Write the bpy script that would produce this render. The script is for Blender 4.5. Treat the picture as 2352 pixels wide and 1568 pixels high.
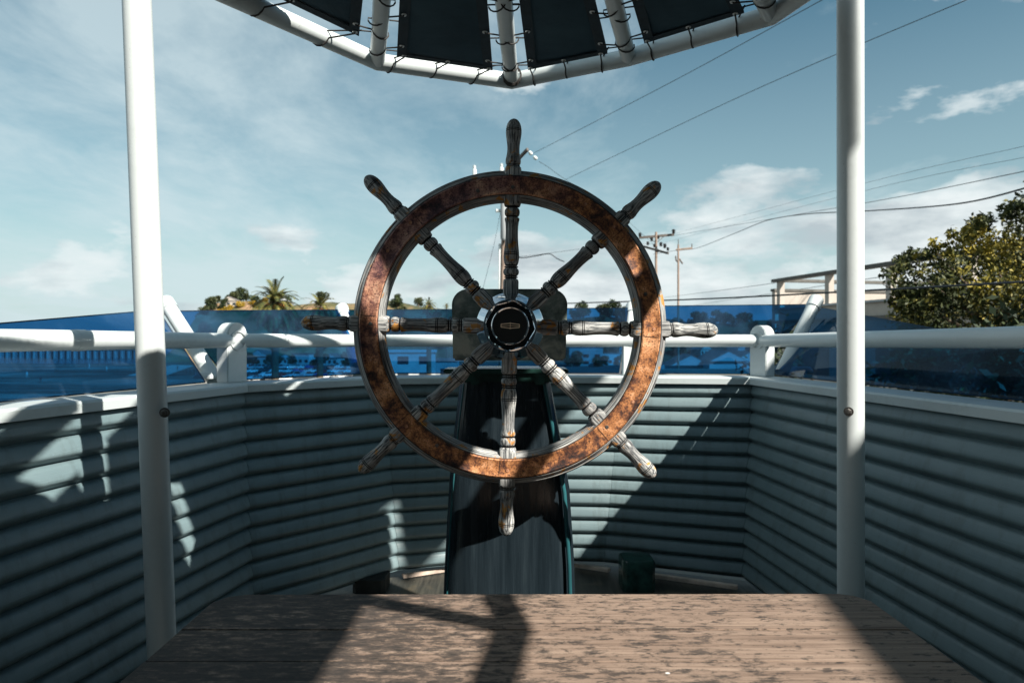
import bpy, bmesh, math, random
from mathutils import Vector, Matrix, noise as mnoise
R = math.radians
random.seed(7)
for o in list(bpy.data.objects): bpy.data.objects.remove(o)
scene = bpy.context.scene
COL = scene.collection

# ------------------------------------------------------------------ camera
CZ = 1.3
cam_d = bpy.data.cameras.new('camera'); cam = bpy.data.objects.new('camera', cam_d); COL.objects.link(cam)
cam.location = (0, 0, CZ); cam.rotation_euler = (R(90), 0, 0)
cam_d.lens = 24; cam_d.sensor_width = 36; cam_d.clip_start = .05; cam_d.clip_end = 6000
cam_d.dof.use_dof = True; cam_d.dof.focus_distance = 1.9; cam_d.dof.aperture_fstop = 5.6
scene.camera = cam
scene.view_settings.view_transform = 'Standard'; scene.view_settings.look = 'None'
scene.view_settings.gamma = 1; scene.view_settings.exposure = 1.0

# ------------------------------------------------------------------ sun and sky
SD = Vector((-.85, .82, -1.0)).normalized()            # direction the sunlight travels
el = math.asin(-SD.z)
sun_d = bpy.data.lights.new('sun', 'SUN'); sun_d.energy = 5.0; sun_d.angle = R(.55); sun_d.color = (1, .94, .85)
sun = bpy.data.objects.new('sun', sun_d); COL.objects.link(sun)
sun.rotation_euler = SD.to_track_quat('-Z', 'Y').to_euler()
world = bpy.data.worlds.new('World'); scene.world = world; world.use_nodes = True
class NT:
    def __init__(s, nt): s.nt = nt
    def n(s, t, **kw):
        nd = s.nt.nodes.new(t)
        for k, v in kw.items():
            if k.startswith('i_'):
                key = k[2:]; key = int(key) if key.isdigit() else key.replace('_', ' ')
                sock = nd.inputs[key]
                if isinstance(v, bpy.types.NodeSocket): s.nt.links.new(v, sock)
                else: sock.default_value = v
            else: setattr(nd, k, v)
        return nd
    def l(s, a, b): s.nt.links.new(a, b)
    def mix(s, f, a, b, bt='MIX'):
        nd = s.nt.nodes.new('ShaderNodeMix'); nd.data_type = 'RGBA'; nd.blend_type = bt
        for i, v in ((0, f), (6, a), (7, b)):
            if isinstance(v, bpy.types.NodeSocket): s.l(v, nd.inputs[i])
            else: nd.inputs[i].default_value = v if i == 0 else (tuple(v) + (1,))[:4]
        return nd.outputs[2]
    def math(s, op, a, b=0., c=0., clamp=False):
        nd = s.nt.nodes.new('ShaderNodeMath'); nd.operation = op; nd.use_clamp = clamp
        for i, v in enumerate((a, b, c)):
            if isinstance(v, bpy.types.NodeSocket): s.l(v, nd.inputs[i])
            else: nd.inputs[i].default_value = v
        return nd.outputs[0]
    def ramp(s, f, stops, interp='LINEAR'):
        nd = s.nt.nodes.new('ShaderNodeValToRGB'); cr = nd.color_ramp; cr.interpolation = interp
        while len(cr.elements) < len(stops): cr.elements.new(.5)
        for e, (p, c) in zip(cr.elements, stops):
            e.position = p; e.color = (c, c, c, 1) if isinstance(c, (int, float)) else (tuple(c) + (1,))[:4]
        s.l(f, nd.inputs[0]); return nd.outputs[0]
    def noise(s, vec, scale, detail=4, rough=.55, dist=0.):
        nd = s.n('ShaderNodeTexNoise'); s.l(vec, nd.inputs['Vector'])
        nd.inputs['Scale'].default_value = scale; nd.inputs['Detail'].default_value = detail
        nd.inputs['Roughness'].default_value = rough; nd.inputs['Distortion'].default_value = dist
        return nd.outputs['Fac']
    def mapv(s, vec, scale=(1, 1, 1), loc=(0, 0, 0)):
        nd = s.n('ShaderNodeMapping'); s.l(vec, nd.inputs['Vector'])
        nd.inputs['Scale'].default_value = scale; nd.inputs['Location'].default_value = loc
        return nd.outputs[0]

w = NT(world.node_tree)
for nd in list(world.node_tree.nodes): world.node_tree.nodes.remove(nd)
sky = w.n('ShaderNodeTexSky', sky_type='NISHITA'); sky.sun_disc = False
sky.sun_elevation = el; sky.sun_rotation = math.atan2(-SD.x, -SD.y); sky.air_density = 1.0; sky.dust_density = .6; sky.ozone_density = 1.5
tc = w.n('ShaderNodeTexCoord'); gen = tc.outputs['Generated']
sep = w.n('ShaderNodeSeparateXYZ'); w.l(gen, sep.inputs[0])
zc = w.math('MAXIMUM', sep.outputs[2], 0.0)
den = w.math('ADD', zc, .12)
cv = w.n('ShaderNodeCombineXYZ', i_0=w.math('DIVIDE', sep.outputs[0], den), i_1=w.math('DIVIDE', sep.outputs[1], den), i_2=.3)
wisp = w.noise(w.mapv(cv.outputs[0], (1.5, .95, 1), (2.3, .9, 0)), 1.3, 8, .62, .25)
wisp_big = w.noise(w.mapv(cv.outputs[0], (.42, .3, 1), (4.1, 1.7, 0)), 1.0, 3, .5, .2)
side = w.math('MULTIPLY_ADD', sep.outputs[0], -.13, .02)                      # more cirrus towards the sea
wm = w.math('ADD', w.math('ADD', w.math('MULTIPLY', wisp, .62), w.math('MULTIPLY', wisp_big, .42)), side)
wm = w.ramp(wm, [(.455, 0.), (.53, .22), (.66, .68)])
cum = w.noise(w.mapv(gen, (1, 1, 2.4), (.37, .1, .05)), 5.2, 7, .55, .1)
band = w.ramp(sep.outputs[2], [(0., 1.), (.05, 1.), (.15, .85), (.25, 0.)])
right = w.math('MULTIPLY_ADD', sep.outputs[0], .16, .0)
cm = w.math('ADD', w.math('ADD', cum, right), w.math('MULTIPLY', w.math('SUBTRACT', band, 1.), .28))
cmask = w.ramp(cm, [(.405, 0.), (.46, .6), (.56, 1.)])
cshade = w.noise(w.mapv(gen, (1, 1, 3.2), (.37, .1, .075)), 5.6, 6, .55, .1)
ccol = w.ramp(cshade, [(.38, (5.0, 5.8, 6.2)), (.56, (8.4, 9.1, 9.2))])
base = w.mix(1., sky.outputs[0], (.82, 1.12, .95), 'MULTIPLY')
hz = w.ramp(zc, [(0., 1.), (.09, .70), (.22, .27), (.42, 0.)])
base = w.mix(hz, base, (5.9, 7.2, 7.55))
c1 = w.mix(wm, base, (6.6, 7.9, 8.3))
c2 = w.mix(cmask, c1, ccol)
bg = w.n('ShaderNodeBackground'); w.l(c2, bg.inputs[0]); bg.inputs[1].default_value = .050
wo = w.n('ShaderNodeOutputWorld'); w.l(bg.outputs[0], wo.inputs[0])

# ------------------------------------------------------------------ helpers
def P(px, py, d):                       # a point seen at (px, py) of a 2352 wide view, d metres ahead
    return Vector(((px - 1176) / 1568 * d, d, CZ + (784 - py) / 1568 * d))
class MB:
    def __init__(s): s.v = []; s.f = []; s.uv = []; s.mi = []; s.cur = 0; s.hasuv = False
    def add(s, vs, fs, uvs=None):
        o = len(s.v); s.v += [tuple(v) for v in vs]
        for i, f in enumerate(fs):
            s.f.append([a + o for a in f]); s.mi.append(s.cur)
            s.uv.append(uvs[i] if uvs else None)
        if uvs: s.hasuv = True
    def box(s, c, size, M=None):
        x, y, z = [a / 2 for a in size]; c = Vector(c)
        vs = [Vector((sx * x, sy * y, sz * z)) for sz in (-1, 1) for sy in (-1, 1) for sx in (-1, 1)]
        if M: vs = [M @ v for v in vs]
        vs = [v + c for v in vs]
        s.add(vs, [(0, 2, 3, 1), (4, 5, 7, 6), (0, 1, 5, 4), (2, 6, 7, 3), (0, 4, 6, 2), (1, 3, 7, 5)])
    def beam(s, a, b, wd, ht, up=(0, 0, 1)):
        a = Vector(a); b = Vector(b); d = (b - a); L = d.length; d.normalize(); u = Vector(up)
        sd = d.cross(u).normalized(); u = sd.cross(d).normalized()
        M = Matrix((sd, d, u)).transposed()
        s.box((a + b) / 2, (wd, L, ht), M)
    def tube(s, pts, r, n=12, cap=True, closed=False):
        pts = [Vector(p) for p in pts]; rs = r if isinstance(r, (list, tuple)) else [r] * len(pts)
        m = len(pts); vs = []; prev = None
        for i, p in enumerate(pts):
            if closed: t = (pts[(i + 1) % m] - pts[i - 1])
            else: t = pts[min(i + 1, m - 1)] - pts[max(i - 1, 0)]
            t.normalize()
            if prev is None:
                a = Vector((0, 0, 1)) if abs(t.z) < .9 else Vector((1, 0, 0))
                u = t.cross(a).normalized()
            else:
                u = (prev - t * prev.dot(t)).normalized()
            prev = u; v = t.cross(u)
            k = 1.
            if 0 < i < m - 1 or closed:
                t1 = (pts[i] - pts[i - 1]).normalized(); k = 1 / max(.6, t.dot(t1))
            for j in range(n):
                an = 2 * math.pi * j / n
                vs.append(p + (u * math.cos(an) + v * math.sin(an)) * rs[i])
        fs = []
        for i in range(m if closed else m - 1):
            i2 = (i + 1) % m
            for j in range(n): fs.append((i * n + j, i * n + (j + 1) % n, i2 * n + (j + 1) % n, i2 * n + j))
        if cap and not closed:
            fs.append(tuple(range(n - 1, -1, -1))); fs.append(tuple((m - 1) * n + j for j in range(n)))
        s.add(vs, fs)
    def lathe(s, prof, n=32, axis='Z', p=None, cap=True):        # prof: (h, r[, squareness])
        vs = []; fs = []
        for q in prof:
            h, r = q[0], q[1]; pw = q[2] if len(q) > 2 else 2
            for j in range(n):
                a = 2 * math.pi * (j + .5) / n; c, d = math.cos(a), math.sin(a)
                k = (abs(c) ** pw + abs(d) ** pw) ** (-1. / pw)
                if axis == 'Z': vs.append((r * k * c, r * k * d, h))
                else: vs.append((r * k * c, h, r * k * d))
        m = len(prof)
        for i in range(m - 1):
            for j in range(n): fs.append((i * n + j, i * n + (j + 1) % n, (i + 1) * n + (j + 1) % n, (i + 1) * n + j))
        if cap: fs.append(tuple(range(n - 1, -1, -1))); fs.append(tuple((m - 1) * n + j for j in range(n)))
        s.add(vs, fs)
    def prism(s, poly, z0, z1):
        n = len(poly); vs = [(x, y, z0) for x, y in poly] + [(x, y, z1) for x, y in poly]
        s.add(vs, [tuple(range(n - 1, -1, -1)), tuple(range(n, 2 * n))] + [(i, (i + 1) % n, n + (i + 1) % n, n + i) for i in range(n)])
    def build(s, name, mat=None, parent=None, smooth=True, auto=40, bevel=0., loc=None, mats=None):
        me = bpy.data.meshes.new(name); me.from_pydata(s.v, [], s.f)
        if s.hasuv:
            ul = me.uv_layers.new(name='UVMap'); k = 0
            for f, uv in zip(me.polygons, s.uv):
                for j in range(f.loop_total):
                    ul.data[f.loop_start + j].uv = uv[j] if uv else (0, 0)
        for m in (mats or [mat]):
            if m: me.materials.append(m)
        if mats:
            for f, mi in zip(me.polygons, s.mi): f.material_index = mi
        bm = bmesh.new(); bm.from_mesh(me); bmesh.ops.recalc_face_normals(bm, faces=bm.faces) if len(s.f) < 6000 else None
        if bevel: bmesh.ops.bevel(bm, geom=[e for e in bm.edges if e.calc_face_angle(0) > .5], offset=bevel, segments=2, affect='EDGES', clamp_overlap=True)
        if smooth:
            for f in bm.faces: f.smooth = True
            for e in bm.edges:
                if e.calc_face_angle(0) > R(auto): e.smooth = False
        bm.to_mesh(me); bm.free()
        ob = bpy.data.objects.new(name, me); COL.objects.link(ob)
        if loc is not None: ob.location = loc
        if parent: ob.parent = parent
        return ob
def tag(o, label=None, cat=None, group=None, kind=None):
    if label: o['label'] = label
    if cat: o['category'] = cat
    if group: o['group'] = group
    if kind: o['kind'] = kind
    return o
def empty(name, loc=(0, 0, 0), **kw):
    o = bpy.data.objects.new(name, None); COL.objects.link(o); o.location = loc; o.empty_display_size = .1
    return tag(o, **kw)
def copy_tree(o, parent=None):
    c = o.copy(); COL.objects.link(c); c.parent = parent
    for ch in list(o.children): copy_tree(ch, c)
    return c
def local(root, pts):
    return [Vector(p) - root.location for p in pts]

# ------------------------------------------------------------------ materials
MATS = {}
def material(name, rough=.5, metal=0., spec=.5):
    m = bpy.data.materials.new(name); m.use_nodes = True; t = NT(m.node_tree)
    b = m.node_tree.nodes['Principled BSDF']
    b.inputs['Roughness'].default_value = rough; b.inputs['Metallic'].default_value = metal
    b.inputs['Specular IOR Level'].default_value = spec
    MATS[name] = m; return m, t, b
def bump(t, b, h, strength=.3, dist=.002):
    bn = t.n('ShaderNodeBump'); bn.inputs['Strength'].default_value = strength; bn.inputs['Distance'].default_value = dist
    t.l(h, bn.inputs['Height']); t.l(bn.outputs[0], b.inputs['Normal'])
def obj_c(t): return t.n('ShaderNodeTexCoord').outputs['Object']
def simple(name, col, rough=.5, metal=0., var=.15, scale=8., bumpv=0., spec=.5, stretch=(1, 1, 1)):
    m, t, b = material(name, rough, metal, spec)
    n = t.noise(t.mapv(obj_c(t), stretch), scale, 5, .6)
    c0 = tuple(max(0, c * (1 - var)) for c in col); c1 = tuple(min(1, c * (1 + var)) for c in col)
    t.l(t.ramp(n, [(.35, c0), (.65, c1)]), b.inputs['Base Color'])
    if bumpv: bump(t, b, t.noise(t.mapv(obj_c(t), stretch), scale * 4, 4), bumpv, .004)
    return m

def m_white(name, col, dirt=.3, rough=.33):
    m, t, b = material(name, rough)
    oc = obj_c(t)
    n1 = t.noise(oc, 3.5, 6, .65); n2 = t.noise(oc, 55, 3, .6)
    d = t.ramp(t.math('ADD', t.math('MULTIPLY', n1, .75), t.math('MULTIPLY', n2, .25)), [(.33, 1.), (.50, 0.)])
    c = t.mix(t.math('MULTIPLY', d, dirt), col, (col[0] * .66, col[1] * .68, col[2] * .66))
    ch = t.ramp(t.noise(oc, 120, 2, .5), [(.22, 1.), (.25, 0.)])
    c = t.mix(t.math('MULTIPLY', ch, .6), c, (.22, .17, .13))
    t.l(c, b.inputs['Base Color']); bump(t, b, t.noise(oc, 60, 4, .6), .12, .002)
    return m
white_paint = m_white('white_paint', (.56, .61, .615))
cap_paint = m_white('cap_paint', (.46, .515, .52), .6, .4)

# clapboard paint
m, t, b = material('board_paint', .42)
oc = obj_c(t)
g = t.noise(t.mapv(oc, (1.2, 1.2, 26)), 9, 6, .6)
bl = t.noise(oc, 2.2, 5, .6)
c = t.mix(t.ramp(bl, [(.35, 0.), (.7, 1.)]), (.116, .172, .187), (.156, .216, .230))
stn = t.noise(t.mapv(oc, (11, 11, .9)), 1.6, 6, .7)
c = t.mix(t.math('MULTIPLY', t.ramp(stn, [(.50, 0.), (.68, 1.)]), .38), c, (.055, .068, .066))
chp = t.ramp(t.noise(t.mapv(oc, (1, 1, 2.2)), 26, 6, .7), [(.27, 1.), (.30, 0.)])
c = t.mix(t.math('MULTIPLY', chp, .55), c, (.24, .27, .26))
sp = t.ramp(t.noise(t.mapv(oc, (1, 1, 2)), 48, 3, .55), [(.24, 1.), (.28, 0.)])
c = t.mix(t.math('MULTIPLY', sp, .5), c, (.07, .09, .09))
t.l(c, b.inputs['Base Color']); bump(t, b, g, .35, .0025); board_paint = m
t.l(t.ramp(g, [(.3, .36), (.7, .52)]), b.inputs['Roughness'])

def wood_aged(name, vec_fn, grain, orange=.5, lightness=1.):
    m, t, b = material(name, .72, 0, .35)
    vec = vec_fn(t)
    info = t.n('ShaderNodeObjectInfo')
    off = t.n('ShaderNodeCombineXYZ', i_0=t.math('MULTIPLY', info.outputs['Random'], 37.), i_1=t.math('MULTIPLY', info.outputs['Random'], 11.), i_2=0.)
    va = t.n('ShaderNodeVectorMath', operation='ADD'); t.l(vec, va.inputs[0]); t.l(off.outputs[0], va.inputs[1]); vec = va.outputs[0]
    g1 = t.noise(t.mapv(vec, grain), 1., 5, .6, .08)
    g2 = t.noise(t.mapv(vec, tuple(a * 3 for a in grain)), 1., 4, .7)
    big = t.noise(vec, 9, 4, .6)
    L = lightness
    c = t.ramp(g1, [(.38, (.022 * L, .024 * L, .027 * L)), (.45, (.17 * L, .18 * L, .185 * L)), (.54, (.42 * L, .43 * L, .42 * L)), (.66, (.68 * L, .68 * L, .65 * L))])
    c = t.mix(t.ramp(big, [(.38, .5), (.58, 0.)]), c, (.06, .06, .066))
    crk = t.ramp(g2, [(.36, 1.), (.41, 0.)])
    c = t.mix(t.math('MULTIPLY', crk, .85), c, (.012, .012, .014))
    om = t.noise(vec, 21, 5, .65, .5)
    om = t.ramp(om, [(.66 - .12 * orange, 0.), (.69 - .10 * orange, 1.)])
    oc_ = t.ramp(g1, [(.38, (.12, .045, .010)), (.58, (.62, .27, .03))])
    c = t.mix(t.math('MULTIPLY', om, .88), c, oc_)
    t.l(c, b.inputs['Base Color'])
    bump(t, b, t.math('SUBTRACT', g1, t.math('MULTIPLY', crk, .6)), .6, .0018)
    return m
spoke_wood = wood_aged('spoke_wood', obj_c, (270, 270, 8), .66)
groove_m = simple('groove_black', (.012, .011, .011), .9)  # near-black that makes turned grooves, band edges and seams stand out
rim_wood = wood_aged('rim_wood', lambda t: t.n('ShaderNodeTexCoord').outputs['UV'], (7, 330, 1), .70, .95)

# copper band
m, t, b = material('copper', .48, .2, .5)
oc = obj_c(t); s3 = t.n('ShaderNodeSeparateXYZ'); t.l(oc, s3.inputs[0])
n1 = t.noise(oc, 16, 10, .78, .2); n2 = t.noise(oc, 230, 3, .6); n3 = t.noise(oc, 5, 4, .6)
c = t.ramp(n1, [(.38, (.014, .010, .011)), (.45, (.13, .050, .028)), (.53, (.48, .20, .075)), (.64, (.82, .44, .24))])
pur = t.ramp(n1, [(.38, (.014, .009, .014)), (.47, (.10, .045, .060)), (.56, (.34, .18, .16)), (.64, (.58, .38, .28))])
f = t.math('ADD', n3, t.math('MULTIPLY', t.math('SUBTRACT', s3.outputs[2], s3.outputs[0]), .42))
c = t.mix(t.ramp(f, [(.52, 0.), (.74, .85)]), c, pur)
pit = t.ramp(n2, [(.38, 1.), (.46, 0.)])
c = t.mix(t.math('MULTIPLY', pit, .75), c, (.025, .012, .010))
vo = t.n('ShaderNodeTexVoronoi'); t.l(oc, vo.inputs[0]); vo.inputs['Scale'].default_value = 75
spot = t.ramp(vo.outputs['Distance'], [(.14, 1.), (.20, 0.)])
c = t.mix(t.math('MULTIPLY', spot, .7), c, (.03, .014, .016))
t.l(c, b.inputs['Base Color']); t.l(t.ramp(n1, [(.35, .62), (.7, .38)]), b.inputs['Roughness'])
bump(t, b, n2, .25, .001); copper = m

chrome, t, b = material('chrome', .06, 1.); b.inputs['Base Color'].default_value = (.72, .76, .80, 1)
t.l(t.ramp(t.noise(obj_c(t), 40, 4), [(.4, .04), (.7, .16)]), b.inputs['Roughness'])
black_gloss, t, b = material('black_gloss', .12); b.inputs['Base Color'].default_value = (.004, .006, .007, 1)
t.l(t.ramp(t.noise(obj_c(t), 60, 4), [(.4, .08), (.7, .22)]), b.inputs['Roughness'])
black_matte = simple('black_matte', (.006, .008, .009), .55)
emblem_metal = simple('emblem_metal', (.92, .72, .52), .45, .0, .05, 60)
steel = simple('bolt_steel', (.16, .15, .14), .4, .8, .3, 60)
pewter, t, b = material('patinated_metal', .46, .15)
oc = obj_c(t); n = t.noise(oc, 9, 7, .65, .5)
c = t.ramp(n, [(.38, (.06, .085, .078)), (.5, (.20, .235, .21)), (.62, (.48, .48, .41))])
sc = t.ramp(t.noise(t.mapv(oc, (12, 12, 90)), 2.2, 5, .7, 1.2), [(.58, 0.), (.64, .5)])
t.l(t.mix(sc, c, (.34, .36, .32)), b.inputs['Base Color']); bump(t, b, n, .3, .003)
ped_paint, t, b = material('pedestal_paint', .26)
oc = obj_c(t); st = t.noise(t.mapv(oc, (42, 42, 1.3)), 1., 6, .65)
lo = t.n('ShaderNodeSeparateXYZ'); t.l(oc, lo.inputs[0])
c = t.ramp(st, [(.38, (.008, .013, .017)), (.60, (.013, .021, .027)), (.78, (.030, .046, .054))])
ch = t.noise(t.mapv(oc, (1, 1, 2.6)), 6.5, 5, .62, .3)
chm = t.math('MULTIPLY', t.ramp(ch, [(.56, 0.), (.59, 1.)]), t.ramp(lo.outputs[2], [(.0, 1.), (.40, 1.), (.50, 0.)]))
t.l(t.mix(t.math('MULTIPLY', chm, .6), c, (.050, .060, .060)), b.inputs['Base Color'])
t.l(t.ramp(st, [(.4, .16), (.7, .4)]), b.inputs['Roughness'])
green_paint = simple('green_paint', (.016, .050, .042), .25, 0, .5, 14)
teal_lit_edge = simple('teal_lit_edge', (.018, .085, .098), .25, 0, .35, 12, stretch=(1, 1, .2))  # teal colour stands in for light on the column edges

navy_fabric, t, b = material('navy_canvas', .85, 0, .2)
oc = obj_c(t); n = t.noise(oc, 3.5, 5, .6); wv = t.noise(oc, 420, 2, .5)
t.l(t.ramp(n, [(.35, (.022, .050, .070)), (.65, (.038, .078, .102))]), b.inputs['Base Color']); bump(t, b, t.math('ADD', n, t.math('MULTIPLY', wv, .05)), .5, .02)
hem_fabric = simple('canvas_hem', (.012, .028, .040), .85, 0, .2, 30, .2)
cord_m = simple('cord', (.035, .032, .030), .8, 0, .3, 90)
grommet_m = simple('grommet', (.75, .77, .76), .35, .3, .1, 60)

def glass_m(name, col, dust=.05):
    m = bpy.data.materials.new(name); m.use_nodes = True; t = NT(m.node_tree)
    nt = m.node_tree; nt.nodes.remove(nt.nodes['Principled BSDF'])
    tr = t.n('ShaderNodeBsdfTransparent'); tr.inputs[0].default_value = col + (1,)
    gl = t.n('ShaderNodeBsdfGlossy'); gl.inputs['Roughness'].default_value = .03; gl.inputs['Color'].default_value = (.75, .85, .9, 1)
    df = t.n('ShaderNodeBsdfDiffuse'); df.inputs[0].default_value = (.20, .38, .60, 1)
    fr = t.n('ShaderNodeLayerWeight'); fr.inputs[0].default_value = .22
    m1 = t.n('ShaderNodeMixShader'); t.l(t.math('MULTIPLY', fr.outputs['Fresnel'], .8, clamp=True), m1.inputs[0]); t.l(tr.outputs[0], m1.inputs[1]); t.l(gl.outputs[0], m1.inputs[2])
    oc = obj_c(t); dn = t.noise(t.mapv(oc, (1, 1, .5)), 2.6, 5, .6, .6); spk = t.ramp(t.noise(oc, 70, 2, .5), [(.74, 0.), (.77, .5)])
    dm = t.math('ADD', t.math('MULTIPLY', t.ramp(dn, [(.42, .1), (.72, 1.)]), dust), t.math('MULTIPLY', spk, .25))
    m2 = t.n('ShaderNodeMixShader'); t.l(dm, m2.inputs[0]); t.l(m1.outputs[0], m2.inputs[1]); t.l(df.outputs[0], m2.inputs[2])
    out = nt.nodes['Material Output']; t.l(m2.outputs[0], out.inputs[0]); return m
glass_blue = glass_m('tinted_glass', (.095, .355, .575), .085)
glass_edge = simple('glass_edge', (.015, .05, .10), .2)

# table wood
m, t, b = material('table_wood', .7, 0, .3)
oc = obj_c(t)
g = t.noise(t.mapv(oc, (2.2, 85, 20)), 1.6, 9, .74, .05); g2 = t.noise(t.mapv(oc, (3.5, 260, 60)), 1.3, 4, .7)
g = t.math('ADD', t.math('MULTIPLY', g, .62), t.math('MULTIPLY', t.noise(t.mapv(oc, (.8, 19, 8)), 1.7, 8, .75, .1), .38))
c = t.ramp(g, [(.36, (.065, .046, .036)), (.45, (.20, .142, .108)), (.64, (.35, .262, .202))])
s3 = t.n('ShaderNodeSeparateXYZ'); t.l(oc, s3.inputs[0])
mo = t.noise(t.mapv(oc, (6, 15, 6)), 3.4, 9, .80, .1); mb = t.noise(oc, 2.0, 4, .6)
mol = t.math('ADD', t.math('MULTIPLY', mo, .72), t.math('MULTIPLY', mb, .28))
pr_ = t.n('ShaderNodeObjectInfo').outputs['Random']; mol = t.math('ADD', mol, t.math('MULTIPLY_ADD', pr_, .03, -.012))
c = t.mix(.55, c, t.mix(pr_, (.55, .50, .46), (1, 1, 1)), 'MULTIPLY') if 0 else c
mol = t.math('SUBTRACT', mol, t.math('MULTIPLY', s3.outputs[0], .10))
c = t.mix(t.ramp(mol, [(.478, 0.), (.52, .70), (.60, .95)]), c, (.032, .029, .027))
sp2 = t.noise(t.mapv(oc, (1, 2.2, 1)), 30, 5, .7); c = t.mix(t.math('MULTIPLY', t.ramp(sp2, [(.575, 0.), (.62, 1.)]), .8), c, (.03, .026, .024))
c = t.mix(t.math('MULTIPLY', t.ramp(g2, [(.30, 1.), (.40, 0.)]), .8), c, (.035, .028, .024))
fl = t.n('ShaderNodeTexVoronoi'); t.l(t.mapv(oc, (1, 1.4, 1)), fl.inputs[0]); fl.inputs['Scale'].default_value = 9
sel = t.math('GREATER_THAN', t.math('FRACT', t.math('MULTIPLY', t.n('ShaderNodeSeparateColor', i_0=fl.outputs['Color']).outputs[0], 7.3)), .80)
c = t.mix(t.math('MULTIPLY', sel, t.ramp(fl.outputs['Distance'], [(.030, 1.), (.042, 0.)])), c, (.75, .76, .74))
t.l(c, b.inputs['Base Color']); bump(t, b, t.math('ADD', g, t.math('MULTIPLY', g2, .4)), .8, .003); table_wood = m

# deck floor
m, t, b = material('deck_boards', .6)
oc = obj_c(t); g = t.noise(t.mapv(oc, (30, 2, 1)), 1.4, 6, .65)
c = t.ramp(g, [(.35, (.018, .020, .018)), (.65, (.060, .058, .046))])
c = t.mix(t.ramp(t.noise(oc, 5, 5), [(.55, 0.), (.7, .7)]), c, (.13, .10, .06))
t.l(c, b.inputs['Base Color']); bump(t, b, g, .5, .004); deck_m = m
curb_m = simple('lit_curb', (.50, .40, .33), .6, 0, .35, 10, .3, stretch=(1, 1, 1))  # pale colour stands in for the lit curb under the wall
block_m = simple('block_wood', (.010, .013, .012), .8, 0, .6, 12)

# foliage and land
def foliage(name, dark, mid, light, scale):
    m, t, b = material(name, .6, 0, .3)
    oc = obj_c(t); n = t.noise(oc, scale, 3, .6); n2 = t.noise(oc, scale * 6, 2, .6)
    k = t.math('ADD', t.math('MULTIPLY', n, .65), t.math('MULTIPLY', n2, .35))
    t.l(t.ramp(k, [(.38, dark), (.50, mid), (.62, light)]), b.inputs['Base Color'])
    return m
leaf_tree = foliage('leaf_olive', (.018, .030, .010), (.050, .058, .014), (.32, .25, .03), 1.3)
leaf_dark = foliage('leaf_dark', (.012, .024, .012), (.030, .045, .018), (.07, .085, .02), .5)
leaf_hill = foliage('leaf_hill', (.020, .032, .018), (.045, .055, .022), (.10, .10, .03), .2)
leaf_gold = foliage('leaf_gold', (.10, .08, .015), (.34, .22, .02), (.62, .38, .03), .3)
palm_leaf = foliage('palm_leaf', (.022, .036, .014), (.075, .080, .022), (.24, .19, .05), 1.2)
fruit_m = simple('palm_fruit', (.62, .24, .05), .7, 0, .3, 4)
bark = simple('bark', (.10, .075, .05), .9, 0, .4, 6, .5, stretch=(1, 1, .3))
pole_wood = simple('pole_wood', (.26, .19, .15), .85, 0, .35, 5, .3, stretch=(4, 4, .4))
pole_dark = simple('crossarm_wood', (.10, .085, .075), .85, 0, .3, 5)
insul_dark = simple('dark_insulator', (.025, .02, .02), .3)
insul_white = simple('white_porcelain', (.74, .78, .77), .25, 0, .08, 20)
wire_m = simple('wire', (.028, .036, .045), .6, 0, .1, 3)
m, t, b = material('beach_sand', .9)
oc = obj_c(t); n = t.noise(t.mapv(oc, (.6, 1.7, 1)), .018, 7, .62, .5); n2 = t.noise(t.mapv(oc, (1, 2.6, 1)), .10, 5, .65)
k = t.math('ADD', t.math('MULTIPLY', n, .6), t.math('MULTIPLY', n2, .4))
t.l(t.ramp(k, [(.38, (.015, .016, .015)), (.47, (.07, .07, .06)), (.55, (.17, .16, .14)), (.66, (.42, .40, .36))]), b.inputs['Base Color']); sand_m = m
asphalt_m = simple('asphalt', (.07, .07, .072), .85, 0, .3, .2)
concrete_m = simple('concrete', (.42, .41, .38), .8, 0, .15, .3)
m, t, b = material('sea_water', .12); b.inputs['Base Color'].default_value = (.012, .045, .06, 1)
bump(t, b, t.noise(t.mapv(obj_c(t), (1, 3, 1)), .25, 6, .6), .7, .6); sea_m = m
m, t, b = material('hill_soil', .95)
oc = obj_c(t); n = t.noise(oc, .05, 7, .65)
hx = t.n('ShaderNodeSeparateXYZ'); t.l(oc, hx.inputs[0]); gr = t.math('MULTIPLY_ADD', hx.outputs[0], .012, 1.1, clamp=True)
t.l(t.mix(gr, t.ramp(n, [(.36, (.035, .045, .02)), (.48, (.10, .09, .035)), (.58, (.26, .16, .09)), (.70, (.40, .26, .16))]), t.ramp(n, [(.4, (.018, .026, .014)), (.65, (.05, .06, .025))])), b.inputs['Base Color']); hill_m = m
stucco = simple('stucco', (.42, .375, .33), .85, 0, .08, 2, .15)
stucco_w = simple('white_wall', (.46, .48, .48), .8, 0, .1, .6)
stucco_g = simple('grey_wall', (.34, .36, .37), .8, 0, .15, .6)
roof_m = simple('roof_shingle', (.12, .11, .105), .85, 0, .25, 1.2)
roof_red = simple('roof_tile', (.34, .13, .08), .85, 0, .25, 1.2)
window_m = simple('window_pane', (.02, .03, .04), .08, 0, .2, 1)
dark_wall = simple('blocker_wall', (.06, .075, .08), .8, 0, .25, 3)  # dark walls for the two added light-blocking buildings
trim_dark = simple('dark_trim', (.10, .095, .085), .7, 0, .2, 3)
tyre_m = simple('tyre', (.02, .02, .02), .8); skin_m = simple('skin', (.45, .28, .20), .6)

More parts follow.
